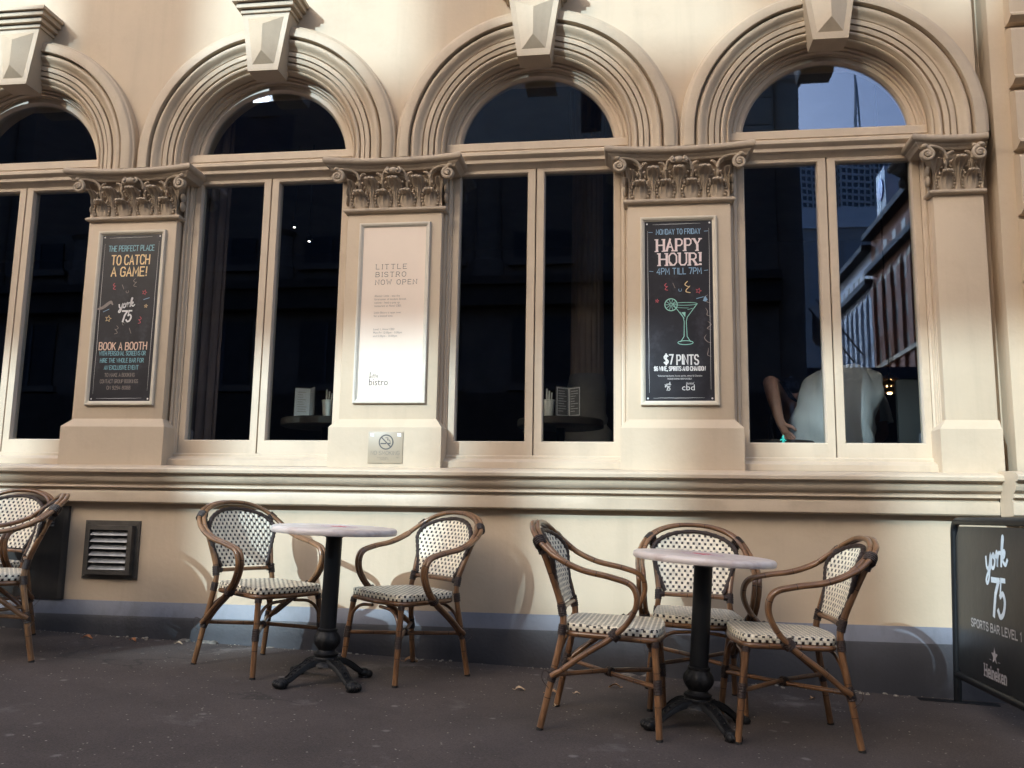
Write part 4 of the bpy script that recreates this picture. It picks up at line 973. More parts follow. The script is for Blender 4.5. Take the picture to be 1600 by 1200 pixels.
# ------------------------------------------------------------------ bistro tables
def make_table(label):
    t = thing('bistro_table', label, 'table', (0, 0, 0), 0, 'round bistro tables')
    bm = BM(); rt = .32; lathe(bm, [(rt - .03, .722), (rt - .004, .724), (rt, .730), (rt + .001, .742), (rt - .003, .750), (rt - .009, .7545), (rt - .02, .756), (.2, .756), (.02, .756)], n=64); obj('tabletop', bm, M_top, t, sharp=50)
    bm = BM(); lathe(bm, [(.042, .235), (.042, .70), (.046, .705), (.075, .712), (.08, .7215)], n=24); obj('column', bm, M_ironp, t)
    bm = BM()
    lv = lambda r, z, a: r * (1 + (.10 * abs(math.cos(4 * a)) - .03 if .165 < z < .245 else 0))
    lathe(bm, [(.085, .085), (.078, .10), (.060, .108), (.062, .118), (.056, .122), (.056, .130), (.062, .134), (.062, .142), (.048, .150), (.043, .158), (.052, .172), (.062, .188), (.066, .205), (.062, .222), (.052, .238), (.047, .246), (.050, .252), (.050, .258), (.043, .262)], n=48, mod=lv); obj('ornate_stem', bm, M_iron, t, sharp=60)
    for k in range(4):
        a = PI / 4 + k * PI / 2; ca, sa = math.cos(a), math.sin(a); bm = BM()
        prof = [(.03, .105), (.075, .103), (.12, .09), (.165, .066), (.20, .042), (.225, .028)]
        C = catmull([(r, 0, z) for r, z in prof], 5)
        sec = [(-.030, -.016), (.030, -.016), (.030, .004), (.024, .012), (.012, .009), (0, .013), (-.012, .009), (-.024, .012), (-.030, .004)]
        fr = []
        for i, p in enumerate(C):
            s = 1.15 - .45 * i / (len(C) - 1); fr.append(lambda u, v, p=p, s=s: Vector((p.x, u * s, p.z + v * s)))
        rows = sweep(bm, fr, sec, closed_prof=True); bm.faces.new(rows[0][::-1]); bm.faces.new(rows[-1])
        for q in (-1, 1): tube(bm, [(p.x, q * .024 * (1.15 - .45 * i / (len(C) - 1)), p.z + .011) for i, p in enumerate(C)], .0042, 6)
        # claw foot
        for q in range(5):
            b_ = (q - 2) * .5; ball(bm, (.252 + .014 * math.cos(b_), .020 * math.sin(b_) * 1.6, .019), .022, .011, .018, 10, 6)
        ball(bm, (.240, 0, .024), .032, .034, .024, 14, 8); lathe(bm, [(.030, 0), (.032, .003), (.028, .012)], c=(.246, 0, 0), n=16)
        for i in range(6): ball(bm, (C[4 + i * 3].x, 0, C[4 + i * 3].z + .013), .006, .006, .005, 8, 5)
        xform(bm, lambda c: Vector((c.x * ca - c.y * sa, c.x * sa + c.y * ca, c.z))); obj('claw_foot', bm, M_iron, t, sharp=60)
    return t
T1 = make_table('round pale topped bistro table with black iron base, standing between two chairs'); stand(T1, 1.752, -.83, R(8)); T1.scale = (1, 1, 1.03)
T2 = dup(T1); T2['label'] = 'round pale topped bistro table with black iron base, among three chairs near barrier'; stand(T2, 3.58, -1.10, R(-12), n=Vector((.058, -.015, 1)).normalized())
def coaster(table, label, x, y, ang):
    t = thing('table_sticker', label, 'sticker', (0, 0, 0)); m_ = table.matrix_basis; t.matrix_basis = m_ @ Matrix.Translation((x, y, .7563)) @ Matrix.Rotation(ang, 4, 'Z')
    bm = BM(); lathe(bm, [(.10, 0), (.10, .0006), (.01, .0008)], n=36); obj('sticker_disc', bm, nmat('pale_pink_print', (.70, .62, .64), .35, var=.12, vscale=20), t)
    b = BM(); star(b, 0, 0, .075, lambda u, v, l: Vector((u, v, .0008 + l)), rot=.3); put(t, b, ink('star_red', (.62, .05, .10)), 'star')
    b = BM(); 
    for k in range(2): rib(b, circ(0, 0, .084 + .008 * k, 36), .003, lambda u, v, l: Vector((u, v, .0008 + l)))
    put(t, b, ink('ring_pink', (.55, .30, .38)), 'ring')
coaster(T1, 'round sticker with red star on the tabletop under the bistro poster', .02, .01, .4)
coaster(T2, 'round sticker with red star on the tabletop among three chairs', -.01, .02, 1.1)

# ------------------------------------------------------------------ cafe barrier
BX = 5.012
t = thing('cafe_barrier', 'black cafe barrier banner with white script lettering, at right edge against wall', 'barrier', (BX, -.11, gz(BX, -.1)))
t.rotation_euler = (0, R(1.9), 0)
L_, HT = 2.0, .955
bm = BM()
pts = [(0, 0, .0), (0, 0, HT - .06)] + [(0, -.06 + .06 * math.cos(a), HT - .06 + .06 * math.sin(a)) for a in [PI / 2 * i / 6 for i in range(1, 7)]] + [(0, -1.0, HT), (0, -L_ + .06, HT)] + [(0, -L_ + .06 - .06 * math.sin(a), HT - .06 + .06 * math.cos(a)) for a in [PI / 2 * i / 6 for i in range(1, 7)]] + [(0, -L_, 0.0)]
tube(bm, pts, .0205, 14); tube(bm, [(0, -.01, .145), (0, -L_ + .01, .145)], .0195, 14); obj('frame', bm, M_ironp, t, sharp=50)
bm = BM(); c_ = .05; P = [(-.024, .19), (-.024, HT - .11), (-.036, HT - .085), (-.036 - c_, HT - .028), (-L_ + .036 + c_, HT - .028), (-L_ + .03, HT - .09), (-L_ + .03, .19), (-L_ + .07, .166), (-.07, .166)]
A = [bm.verts.new((-.004, y, z)) for y, z in P]; B_ = [bm.verts.new((.004, y, z)) for y, z in P]
bm.faces.new(A); bm.faces.new(B_[::-1])
for i in range(len(P)): bm.faces.new((A[i], B_[i], B_[(i + 1) % len(P)], A[(i + 1) % len(P)]))
bmesh.ops.recalc_face_normals(bm, faces=bm.faces[:])
obj('banner', bm, nmat('black_banner_vinyl', (.016, .018, .020), .34, var=.25, vscale=3, bump=.1, bscale=14), t)
bm = BM()
for y in (0, -L_): box(bm, -.20, .20, y - .035, y + .035, -.006, .006, bev=.003)
each('foot_plate', bm, M_ironp, t)
mp = lambda u, v, l: Vector((-.0042 - l, -u, v))      # u runs away from the wall, read from the lane side
b = BM(); york75(b, .575, .515, .078, mp, .24); put(t, b, ink('banner_white', (.62, .68, .74)))
b = BM(); write(b, 'SPORTS BAR LEVEL 1', .235, .425, .037, mp, width=.60, align='l', w=.0072); put(t, b, ink('banner_grey', (.42, .42, .43)), 'lettering')
b = BM(); star(b, .525, .315, .042, mp); rib(b, [(.46, .292), (.485, .292)], .003, mp); rib(b, [(.565, .292), (.59, .292)], .003, mp); put(t, b, ink('banner_dim', (.40, .38, .40)), 'star_emblem')
b = BM()
for st, x0 in (([[(0, 0), (0, 6)], [(3.2, 0), (3.2, 6)], [(0, 3), (3.2, 3)]], 0), ([[(0, 1.8), (2.4, 2.1), (2.2, 3.6), (1, 4), (0, 3), (0, 1), (1, 0), (2.4, .5)]], 4.6), ([[(0, 0), (0, 4)], [(0, 5.2), (0, 5.8)]], 8.3), ([[(0, 0), (0, 4)], [(0, 3.2), (1.2, 4), (2.2, 3.4), (2.2, 0)]], 9.9), ([[(0, 1.8), (2.4, 2.1), (2.2, 3.6), (1, 4), (0, 3), (0, 1), (1, 0), (2.4, .5)]], 13.4), ([[(0, 0), (0, 6)], [(2.2, 4), (0, 1.8)], [(.8, 2.4), (2.4, 0)]], 17.2), ([[(0, 1.8), (2.4, 2.1), (2.2, 3.6), (1, 4), (0, 3), (0, 1), (1, 0), (2.4, .5)]], 20.8), ([[(0, 0), (0, 4)], [(0, 3.2), (1.2, 4), (2.2, 3.4), (2.2, 0)]], 24.6)):
    for s in st:
        q = [(.395 + (x0 + a) * .0098, .205 + c * .0093) for a, c in s]; rib(b, q, .0105, mp)
        for e in (0, -1):
            if s[e][1] in (0, 6) and abs(s[0][0] - s[-1][0]) < .1: rib(b, [(q[e][0] - .009, q[e][1]), (q[e][0] + .009, q[e][1])], .006, mp)
put(t, b, bpy.data.materials['ink_banner_dim'], 'lettering')

# ------------------------------------------------------------------ fallen leaves and grit
LEAFM = [nmat('dry_leaf_tan', (.42, .24, .12), .7, var=.3, vscale=30), nmat('dry_leaf_pale', (.55, .40, .26), .7, var=.3, vscale=30), nmat('dry_leaf_orange', (.45, .17, .06), .7, var=.3, vscale=30)]
def dry_leaf(label, x, y, ang, L, m, group='fallen leaves on the pavement'):
    bm = BM(); n = 10; rows = []
    for i in range(n + 1):
        tt = i / n; w = .30 * L * math.sin(PI * tt ** .8) ** .9 * (1 + .18 * math.sin(tt * 19)); z = .004 + .010 * math.sin(tt * PI * 1.3) * L / .06
        rows.append([bm.verts.new((L * (tt - .5), s * w, z + (abs(s) ** 2) * .16 * L * (1 if s > 0 else .5))) for s in (-1, -.5, 0, .5, 1)])
    for a, b in zip(rows, rows[1:]):
        for j in range(4): bm.faces.new((a[j], a[j + 1], b[j + 1], b[j]))
    tube(bm, [(-L * .5, 0, .004), (-L * .8, .004, .008)], .0012, 5)
    bmesh.ops.remove_doubles(bm, verts=bm.verts, dist=1e-4)
    o = obj('dry_leaf', bm, LEAFM[m], None, sharp=80); tag(o, label, 'leaf', group); o.location = (x, y, gz(x, y) + .001); o.rotation_euler = (0, 0, ang); return o
for i, (lb, x, y, a, L, m) in enumerate((
    ('curled tan leaf lying left of the cocktail table beside the rear chair leg', 2.731, -.662, .3, .05, 1), ('flat tan leaf lying under the chair at left of the right table', 2.901, -.690, .1, .062, 0), ('pale leaf between the cocktail table and the wall', 3.02, -.646, .4, .03, 1),
    ('long tan leaf at the foot of the wall behind the right table', 3.20, -.42, 2.9, .06, 0), ('small pale leaf beside the rear leg of the side-on chair', 2.94, -.95, 1.2, .034, 1), ('tan leaf on the pavement right of the right table, near the wall', 4.226, -.327, 1.0, .04, 0),
    ('orange leaf at the wall foot under the louvred vent', .03, -.19, .1, .058, 2), ('orange curled leaf at the wall foot right of the vent', .309, -.162, -.3, .05, 2), ('pale scrap of leaf at the wall foot between vent and left table', .60, -.153, .2, .04, 1),
    ('broken tan leaf under the chair right of the left table', 2.03, -.15, .3, .075, 0), ('pale leaf under the left table, behind its iron base', 1.62, -.42, -.5, .055, 0))):
    dry_leaf(lb, x, y, a, L, m)
bm = BM()
for i in range(420):        # crumbs of mortar and grit, thickest along the foot of the wall
    if i < 250: x = random.uniform(-1, 5.0); y = -.036 - abs(random.gauss(0, .035)); s = random.uniform(.002, .007) * (1.6 if noise.noise((x * 2.1, 3, 0)) > .1 else .7)
    else: x = random.uniform(-1, 5.2); y = random.uniform(-2.6, -.1); s = random.uniform(.0012, .0035)
    ball(bm, (x, y, gz(x, y) + s * .3), s * random.uniform(.7, 1.6), s * random.uniform(.7, 1.4), s * .6, 6, 4)
tag(obj('grit', bm, nmat('pale_mortar_grit', (.32, .28, .23), .9, var=.4, vscale=60)), 'pale mortar crumbs and grit scattered along the foot of the wall', 'grit', kind='stuff')
bm = BM()
for i in range(16):         # mounds of crumbling mortar where pavement meets plinth
    x = random.choice([2.6, 2.72, .62, .75, 1.1, 2.1, 2.3, 2.9, 4.4, 4.5, 3.3]) + random.gauss(0, .05); ball(bm, (x, -.036, gz(x, 0) - .002), random.uniform(.02, .05), random.uniform(.012, .03), random.uniform(.006, .020), 9, 6)
for v in bm.verts: v.co += Vector((noise.noise(v.co * 60), noise.noise(v.co * 60 + Vector((5, 0, 0))), noise.noise(v.co * 60 + Vector((0, 7, 0))))) * .006
tag(obj('mortar_debris', bm, nmat('mortar_debris_grey', (.17, .15, .13), .95, var=.4, vscale=40, bump=.5)), 'crumbling mortar heaped at the foot of the dark plinth', 'debris', kind='stuff')
# weeds / little sprigs of binding ends are part of the chairs

# ------------------------------------------------------------------ inside the bar, seen through the panes
def round_table(label, x, y, z, r, h):
    t = thing('bar_table', label, 'table', (x, y, .55)); z -= .55
    bm = BM(); lathe(bm, [(r - .01, z - h), (r, z - h + .006), (r, z - .008), (r - .008, z), (.02, z)], n=48); obj('tabletop', bm, M_darkwood, t)
    bm = BM(); lathe(bm, [(.03, .02), (.03, z - h)], n=16); obj('column', bm, M_ironp, t)
    bm = BM(); lathe(bm, [(.22, 0), (.22, .012), (.05, .03), (.03, .06)], n=32); obj('base', bm, M_ironp, t)
    return t
def menu(label, x, y, z, rz, dark):
    t = thing('menu_stand', label, 'menu', (x, y, z), rz)
    for k, (a, m) in enumerate(((.55, M_cardg if dark else M_card), (-.75, M_cardg))):
        o = thing  # folded card: two leaves and, on the dark one, a pale border
        bm = BM(); box(bm, 0, .105, -.002, .002, 0, .205); ca, sa = math.cos(a + (PI if k == 0 else 0)), math.sin(a + (PI if k == 0 else 0)); fn = lambda c: Vector((c.x * ca - c.y * sa, c.x * sa + c.y * ca, c.z)); xform(bm, fn)
        lf = obj('menu_leaf', bm, m, t)
        b = BM(); mp = (lambda u, v, l: fn(Vector(((u if k else .105 - u), -(.0025 + l) if k else (.0025 + l), v))))
        if dark: rib(b, [(.008, .01), (.097, .01), (.097, .195), (.008, .195)], .006, mp, closed=True)
        for q in range(9): rib(b, [(.02, .175 - q * .017), (random.uniform(.05, .085), .175 - q * .017)], .0035, mp)
        obj('print', b, I_white if dark else I_lgrey, lf, smooth=False)
    return t
def cup(label, x, y, z):
    t = thing('paper_cup', label, 'cup', (x, y, z)); bm = BM(); lathe(bm, [(.030, 0), (.032, .004), (.041, .105), (.044, .108), (.044, .114), (.040, .114), (.030, .012)], n=28); obj('cup_body', bm, M_cup, t)
    bm = BM()
    for k in range(3): tube(bm, [(.01 * k - .01, .006 * k, .02), (.016 * k - .012, .01 * k, .19 - .012 * k)], .006, 6)
    obj('straw', bm, M_cup, t)
round_table('black round bar table behind the window left of the happy hour poster', 2.80, .80, 1.435, .30, .055)
menu('pair of framed dark menu cards on the round table behind the window', 2.87, .64, 1.437, .1, True); cup('white paper cup with straws beside the dark menu cards', 2.735, .60, 1.437)
round_table('black round bar table behind the window right of the booth poster', 1.10, .82, 1.435, .32, .055)
menu('white folded menu card on the table behind the window of the booth poster', 1.03, .66, 1.437, -.15, False); cup('white paper cup at the pilaster edge, beside the white menu card', 1.185, .60, 1.437)
bm = BM()
for k in range(1): 
    n = 26; rows = [[bm.verts.new((-.12 + .58 * i / n, .43 + .018 * math.sin(i * 1.9) + .01 * math.sin(i * .7), z)) for i in range(n + 1)] for z in (.56, 1.6, 2.6, 4.2)]
    for a, b in zip(rows, rows[1:]):
        for i in range(n): bm.faces.new((a[i], a[i + 1], b[i + 1], b[i]))
    bmesh.ops.solidify(bm, geom=bm.faces[:], thickness=.006)
tag(obj('curtain', bm, nmat('brown_curtain', (.24, .17, .15), .9, var=.2, vscale=5, stretch=(8, 8, 1))), 'plain brown curtain hanging inside the window right of the booth poster', 'curtain')
t = thing('fluted_column', 'fluted column standing inside the bar behind the round table', 'column', (2.93, 1.75, .55))
bm = BM(); lathe(bm, [(.135, 1.35), (.125, 3.3), (.15, 3.4), (.17, 3.8)], n=64, mod=lambda r, z, a: r * (1 - .07 * max(0, math.cos(16 * a)))); obj('shaft', bm, nmat('tan_column_paint', (.30, .21, .15), .4, var=.2, vscale=6), t, sharp=60)
bm = BM(); lathe(bm, [(.20, 0), (.20, .9), (.16, .95), (.17, 1.0), (.15, 1.05), (.16, 1.25), (.14, 1.35)], n=40); obj('pedestal', bm, nmat('grey_column_base', (.22, .2, .18), .5, var=.2, vscale=6), t)
M_glow = emit('warm_bulb', (1.0, .62, .28), 9.0); M_spot = emit('cool_spot', (1, .93, .82), 7.0)
def bulb(label, x, y, z):
    t = thing('pendant_lamp', label, 'lamp', (x, y, z), 0, 'warm lamps glowing inside'); bm = BM(); ball(bm, (0, 0, 0), .020, .020, .016, 14, 10); obj('bulb', bm, M_glow, t)
    bm = BM(); lathe(bm, [(.075, -.005), (.077, .004), (.045, .03), (.012, .045), (.012, .06)], n=24); obj('shade', bm, nmat('brass_shade', (.35, .2, .08), .3, metal=.8), t)
    bm = BM(); tube(bm, [(0, 0, .06), (0, 0, 4.3 - z)], .004, 6); obj('cord', bm, M_foot, t)
bulb('topmost of the three warm lamps behind the grey shirted person', 5.28, 1.86, 1.872); bulb('middle of the three warm lamps behind the grey shirted person', 5.258, 1.80, 1.818); bulb('lowest of the three warm lamps behind the grey shirted person', 5.245, 1.74, 1.755)
def spot(label, x, y, z):
    t = thing('ceiling_spot', label, 'lamp', (x, y, z), 0, 'small spot lamps inside'); bm = BM(); lathe(bm, [(.03, 0), (.034, .004), (.034, .05), (.01, .06)], n=18); obj('housing', bm, M_ironp, t)
    bm = BM(); lathe(bm, [(.009, -.003), (.011, 0)], n=16); obj('lens', bm, M_spot, t); bm = BM(); tube(bm, [(0, 0, .055), (0, 0, 4.3 - z)], .006, 6); obj('stem', bm, M_ironp, t)
spot('upper of two small spot lamps inside the window right of the booth poster', .079, 2.5, 3.478); spot('lower of two small spot lamps inside the window right of the booth poster', .234, 2.5, 3.334)
def picture(label, x, y, z, w, h):
    t = thing('wall_picture', label, 'picture', (x, y, z)); bm = BM(); ring4(bm, [(0, 0), (0, -.02), (.02, -.022), (.024, -.006)], w, h); bmesh.ops.recalc_face_normals(bm, faces=bm.faces[:]); obj('frame', bm, M_darkwood, t)
    bm = BM(); box(bm, -w / 2 + .02, w / 2 - .02, -.008, -.001, .02, h - .02); obj('print', bm, M_card, t)
picture('small dark framed picture hanging high on the back wall inside', .45, 5.98, 2.75, .5, .8); picture('small dark framed picture hanging low on the back wall inside', .33, 5.98, 1.75, .5, .7)
def bar_chair(label, x, y, rz):
    t = thing('bar_chair', label, 'chair', (x, y, .55), rz, 'black chairs inside the bar')
    bm = BM(); box(bm, -.22, .22, -.22, .22, .46, .53, bev=.025); obj('seat', bm, M_foot, t)
    bm = BM(); box(bm, -.21, .21, .19, .24, .56, 1.12, bev=.02); obj('backrest', bm, M_foot, t)
    for sx in (-1, 1):
        for sy in (-1, 1): bm = BM(); tube(bm, [(sx * .2, sy * .2, 0), (sx * .18, sy * .18, .47)], .014, 8); obj('leg', bm, M_ironp, t)
    return t
bar_chair('black leather bar chair beside the grey shirted person, near window corner', 5.16, .75, PI)

# ------------------------------------------------------------------ people in the right-hand window
M_skin = nmat('skin', (.42, .22, .15), .5, var=.12, vscale=14)
M_hair = nmat('dark_hair', (.02, .014, .010), .6, var=.3, vscale=40)
def skinned(name, chains, mat, parent, levels=2, root=0):
    """chains of (x,y,z,radius) that share points by coordinates -> one continuous Skin + Subdivision surface"""
    me = bpy.data.meshes.new(name); V = []; E = []; RR = []; idx = {}
    for ch in chains:
        prev = None
        for p in ch:
            k = tuple(round(c, 4) for c in p[:3])
            if k not in idx: idx[k] = len(V); V.append(p[:3]); RR.append(p[3])
            if prev is not None and idx[k] != prev: E.append((prev, idx[k]))
            prev = idx[k]
    me.from_pydata(V, E, []); o = bpy.data.objects.new(name, me); COL.objects.link(o)
    md = o.modifiers.new('s', 'SKIN'); md.use_smooth_shade = True; sd = o.modifiers.new('d', 'SUBSURF'); sd.levels = levels; sd.render_levels = levels
    for i, sv in enumerate(me.skin_vertices[0].data):
        r = RR[i]; sv.radius = (r, r) if not isinstance(r, tuple) else r; sv.use_root = (i == root)
    bpy.context.view_layer.update(); dg = bpy.context.evaluated_depsgraph_get(); nm = bpy.data.meshes.new_from_object(o.evaluated_get(dg)); bpy.data.objects.remove(o); bpy.data.meshes.remove(me)
    nm.name = name; nm.materials.clear(); nm.materials.append(mat); nm.polygons.foreach_set('use_smooth', [True] * len(nm.polygons))
    return link(bpy.data.objects.new(name, nm), parent)
def hand_chain(w, d, side, curl, s=1.0):
    """five unequal fingers from wrist w; d = finger direction, side = direction towards the thumb, curl = bend direction"""
    d = Vector(d).normalized(); side = Vector(side).normalized(); curl = Vector(curl).normalized(); w = Vector(w); out = []
    pk = w + d * .05 * s; out.append([(*w, .021), (*pk, .024)])
    for k, ln in ((1.4, .062), (.5, .072), (-.45, .066), (-1.3, .052)):
        b = w + d * .088 * s + side * .0175 * k * s; p1 = b + d * ln * .5 * s + curl * .012 * s; p2 = p1 + (d * .75 + curl * .65).normalized() * ln * .5 * s
        out.append([(*pk, .024), (*b, .0115), (*p1, .0092), (*p2, .0075)])
    tb = w + d * .030 * s + side * .030 * s; t1 = tb + (d * .7 + side * .7).normalized() * .036 * s; t2 = t1 + (d * .95 + side * .15 + curl * .2).normalized() * .032 * s
    out.append([(*w, .021), (*tb, .015), (*t1, .0115), (*t2, .009)])
    return out
def head(parent, c, fwd, up, s=1.0):
    """head with face, ears and hair as children"""
    c = Vector(c); fwd = Vector(fwd).normalized(); up = Vector(up); up = (up - fwd * up.dot(fwd)).normalized(); rt = fwd.cross(up)
    def P(x, y, z): return c + (rt * x + fwd * y + up * z) * s
    bm = BM(); n, m = 28, 20; rows = []
    for i in range(m + 1):
        ph = PI * i / m; zz = math.cos(ph); row = []
        for k in range(n):
            a = 2 * PI * k / n; x = math.sin(ph) * math.cos(a); y = math.sin(ph) * math.sin(a)
            X = .075 * x; Y = .095 * y - .01; Z = .115 * zz
            if zz < 0: X *= 1 - .32 * zz * zz; Y = Y * (1 - .18 * zz * zz) + .012 * zz * zz
            if y > .5:
                f = (y - .5) * 2
                Y += .022 * f * math.exp(-(x / .16) ** 2 - ((zz + .12) / .16) ** 2) + .009 * f * math.exp(-(x / .3) ** 2 - ((zz + .50) / .08) ** 2) - .010 * f * (math.exp(-((abs(x) - .36) / .16) ** 2 - ((zz - .06) / .13) ** 2)) + .008 * f * math.exp(-(x / .35) ** 2 - ((zz + .85) / .15) ** 2)
            row.append(bm.verts.new(P(X, Y, Z)))
        rows.append(row)
    for a, b in zip(rows, rows[1:]):
        for k in range(n): bm.faces.new((a[k], b[k], b[(k + 1) % n], a[(k + 1) % n]))
    bmesh.ops.remove_doubles(bm, verts=bm.verts, dist=1e-5); st = len(bm.verts)
    for sx in (-1, 1): 
        v0 = len(bm.verts); ball(bm, (0, 0, 0), .010, .022, .032, 10, 8); bm.verts.ensure_lookup_table()
        for v in bm.verts[v0:]: v.co = P(sx * .076 + v.co.x, -.008 + v.co.y, -.005 + v.co.z)
    h = obj('head', bm, M_skin, parent, sharp=80)
    bm = BM(); rows = []
    for i in range(11):
        ph = PI * .60 * i / 10; row = []
        for k in range(n):
            a = 2 * PI * k / n; fr_ = clamp(math.sin(a), 0, 1); p_ = ph * (1 - .42 * fr_); row.append(bm.verts.new(P(.083 * math.sin(p_) * math.cos(a), .104 * math.sin(p_) * math.sin(a) - .012, .124 * math.cos(p_))))
        rows.append(row)
    for a, b in zip(rows, rows[1:]):
        for k in range(n): bm.faces.new((a[k], b[k], b[(k + 1) % n], a[(k + 1) % n]))
    bmesh.ops.remove_doubles(bm, verts=bm.verts, dist=1e-5); bmesh.ops.solidify(bm, geom=bm.faces[:], thickness=.004); obj('hair', bm, M_hair, h, sharp=80)
    for sx in (-1, 1):
        bm = BM(); ball(bm, P(sx * .029, .079, .006), .011, .009, .009, 10, 8); obj('eye', bm, M_cup, h)
# person in the grey shirt, back to the window, bent forward over the seat
pg = thing('person', 'person in a loose grey T-shirt bending forward with back to the window', 'person', (4.58, .60, .55))
def loc(o): o.parent = pg; return o
def rel(ch, o): return [[(p[0] - o[0], p[1] - o[1], p[2] - o[2], p[3]) for p in c] for c in ch]
o_ = (4.58, .60, .55)
hip = (4.56, .66, 1.13, (.16, .13)); ch1 = (4.60, .68, 1.34, (.155, .12)); ch2 = (4.66, .78, 1.55, (.19, .125)); nk = (4.72, .98, 1.60, .065); hd0 = (4.74, 1.06, 1.565, .062)
body = [[hip, ch1, ch2, nk, hd0], [ch2, (4.90, .86, 1.55, .065), (5.00, 1.05, 1.36, .05), (4.86, 1.26, 1.30, .036), (4.80, 1.33, 1.295, .026)], [ch2, (4.47, .92, 1.52, .065), (4.44, 1.12, 1.34, .05), (4.58, 1.30, 1.30, .036), (4.64, 1.36, 1.295, .026)],
        [hip, (4.67, .74, 1.08, .095), (4.72, 1.12, 1.07, .075), (4.72, 1.16, .80, .055), (4.72, 1.14, .62, .042), (4.72, 1.24, .585, .034)], [hip, (4.46, .74, 1.08, .095), (4.44, 1.12, 1.07, .075), (4.44, 1.16, .80, .055), (4.44, 1.14, .62, .042), (4.44, 1.24, .585, .034)]]
body += hand_chain((4.80, 1.33, 1.295), (-.5, .8, 0), (-.8, -.5, 0), (0, 0, -1)) + hand_chain((4.64, 1.36, 1.295), (.4, .8, 0), (.8, -.4, 0), (0, 0, -1))
skinned('body', rel(body, o_), M_skin, pg)
head(pg, (4.76 - o_[0], 1.17 - o_[1], 1.53 - o_[2]), (.15, .55, -.8), (.1, .8, .5))
def draped(bm, prof, n=56, fold=.012, seed=0):
    """loose cloth tube: prof = list of (centre x,y,z, half width, half depth, tilt of ring)"""
    rows = []
    m = len(prof)
    for i, (cx, cy, cz, hx, hy, tl) in enumerate(prof):
        row = []
        for k in range(n):
            a = 2 * PI * k / n; e = .8
            x = hx * math.copysign(abs(math.cos(a)) ** e, math.cos(a)); y = hy * math.copysign(abs(math.sin(a)) ** e, math.sin(a))
            w = fold * (noise.noise((math.cos(a) * 2.2 + i * .18, math.sin(a) * 2.2 + seed, cz * 2.5)) * 1.6 + .7 * math.sin(a * 7 + cz * 9 + seed))
            row.append(bm.verts.new((cx + x + w * math.cos(a), cy + y + w * math.sin(a), cz + tl * y + w * .6)))
        rows.append(row)
    for a, b in zip(rows, rows[1:]):
        for k in range(n): bm.faces.new((a[k], a[(k + 1) % n], b[(k + 1) % n], b[k]))
    return rows
def interp(keys, n):
    out = []
    C = catmull([(k[0], k[1], k[2]) for k in keys], n); D = catmull([(k[3], k[4], k[5]) for k in keys], n)
    return [(*c, *d) for c, d in zip(C, D)]
bm = BM()
keys = [(4.56, .63, 1.245, .275, .190, 0), (4.565, .62, 1.33, .262, .185, 0), (4.59, .62, 1.45, .252, .18, 0), (4.625, .64, 1.58, .250, .175, .0), (4.66, .70, 1.68, .225, .17, -.1), (4.69, .77, 1.745, .165, .13, -.25), (4.71, .84, 1.765, .085, .075, -.3)]
rows = draped(bm, interp([tuple(c - o for c, o in zip(k[:3], o_)) + k[3:] for k in keys], 6), fold=.017); bm.faces.new(rows[-1])
bmesh.ops.solidify(bm, geom=bm.faces[:], thickness=.004)
obj('shirt', bm, nmat('grey_cotton', (.58, .585, .59), .85, var=.12, vscale=5, bump=1.0, bscale=9, stretch=(1.2, 1.2, .45)), pg, sharp=80)
bm = BM()
for sx, ax, ay, az in ((1, 4.965, .97, 1.44), (-1, 4.45, 1.02, 1.43)):
    keys = [(4.69 + sx * .14 - o_[0], .82 - o_[1], 1.60 - o_[2], .12, .10, 0), ((4.69 + ax) / 2 + sx * .09 - o_[0], (.82 + ay) / 2 - o_[1], (1.6 + az) / 2 - o_[2], .088, .085, 0), (ax - o_[0], ay - o_[1], az - o_[2], .082, .08, 0)]
    draped(bm, interp(keys, 6), 24, .006, 3)
each('sleeve', bm, MATS['grey_cotton'], pg, sharp=80)
bm = BM(); keys = [(4.565, .68, 1.30, .19, .16, 0), (4.565, .70, 1.16, .2, .17, 0), (4.565, .78, 1.02, .19, .18, 0)]
rows = draped(bm, interp([tuple(c - o for c, o in zip(k[:3], o_)) + k[3:] for k in keys], 4), 40, .006, 5); bm.faces.new(rows[0][::-1]); bm.faces.new(rows[-1])
for sx in (-1, 1): tube(bm, catmull([(sx * .11 - .015, .14, .53), (sx * .135, .50, .525), (sx * .14, .56, .25), (sx * .14, .54, .09)], 5), [.105, .103, .10, .098, .094, .092, .09, .086, .084, .08, .075, .073, .071, .07, .068, .066], 14)
obj('trousers', bm, nmat('dark_trousers', (.022, .022, .028), .85, var=.2, vscale=10), pg, sharp=80)
# seat for the person, as a bar stool
t = thing('bar_stool', 'dark bar stool under the grey shirted person by the window', 'stool', (4.56, .70, .55))
bm = BM(); lathe(bm, [(.17, .40), (.18, .41), (.18, .455), (.17, .465)], n=32); obj('seat', bm, M_foot, t)
for k in range(4): a = PI / 4 + k * PI / 2; bm = BM(); tube(bm, [(.19 * math.cos(a), .19 * math.sin(a), 0), (.12 * math.cos(a), .12 * math.sin(a), .41)], .013, 8); obj('leg', bm, M_ironp, t)
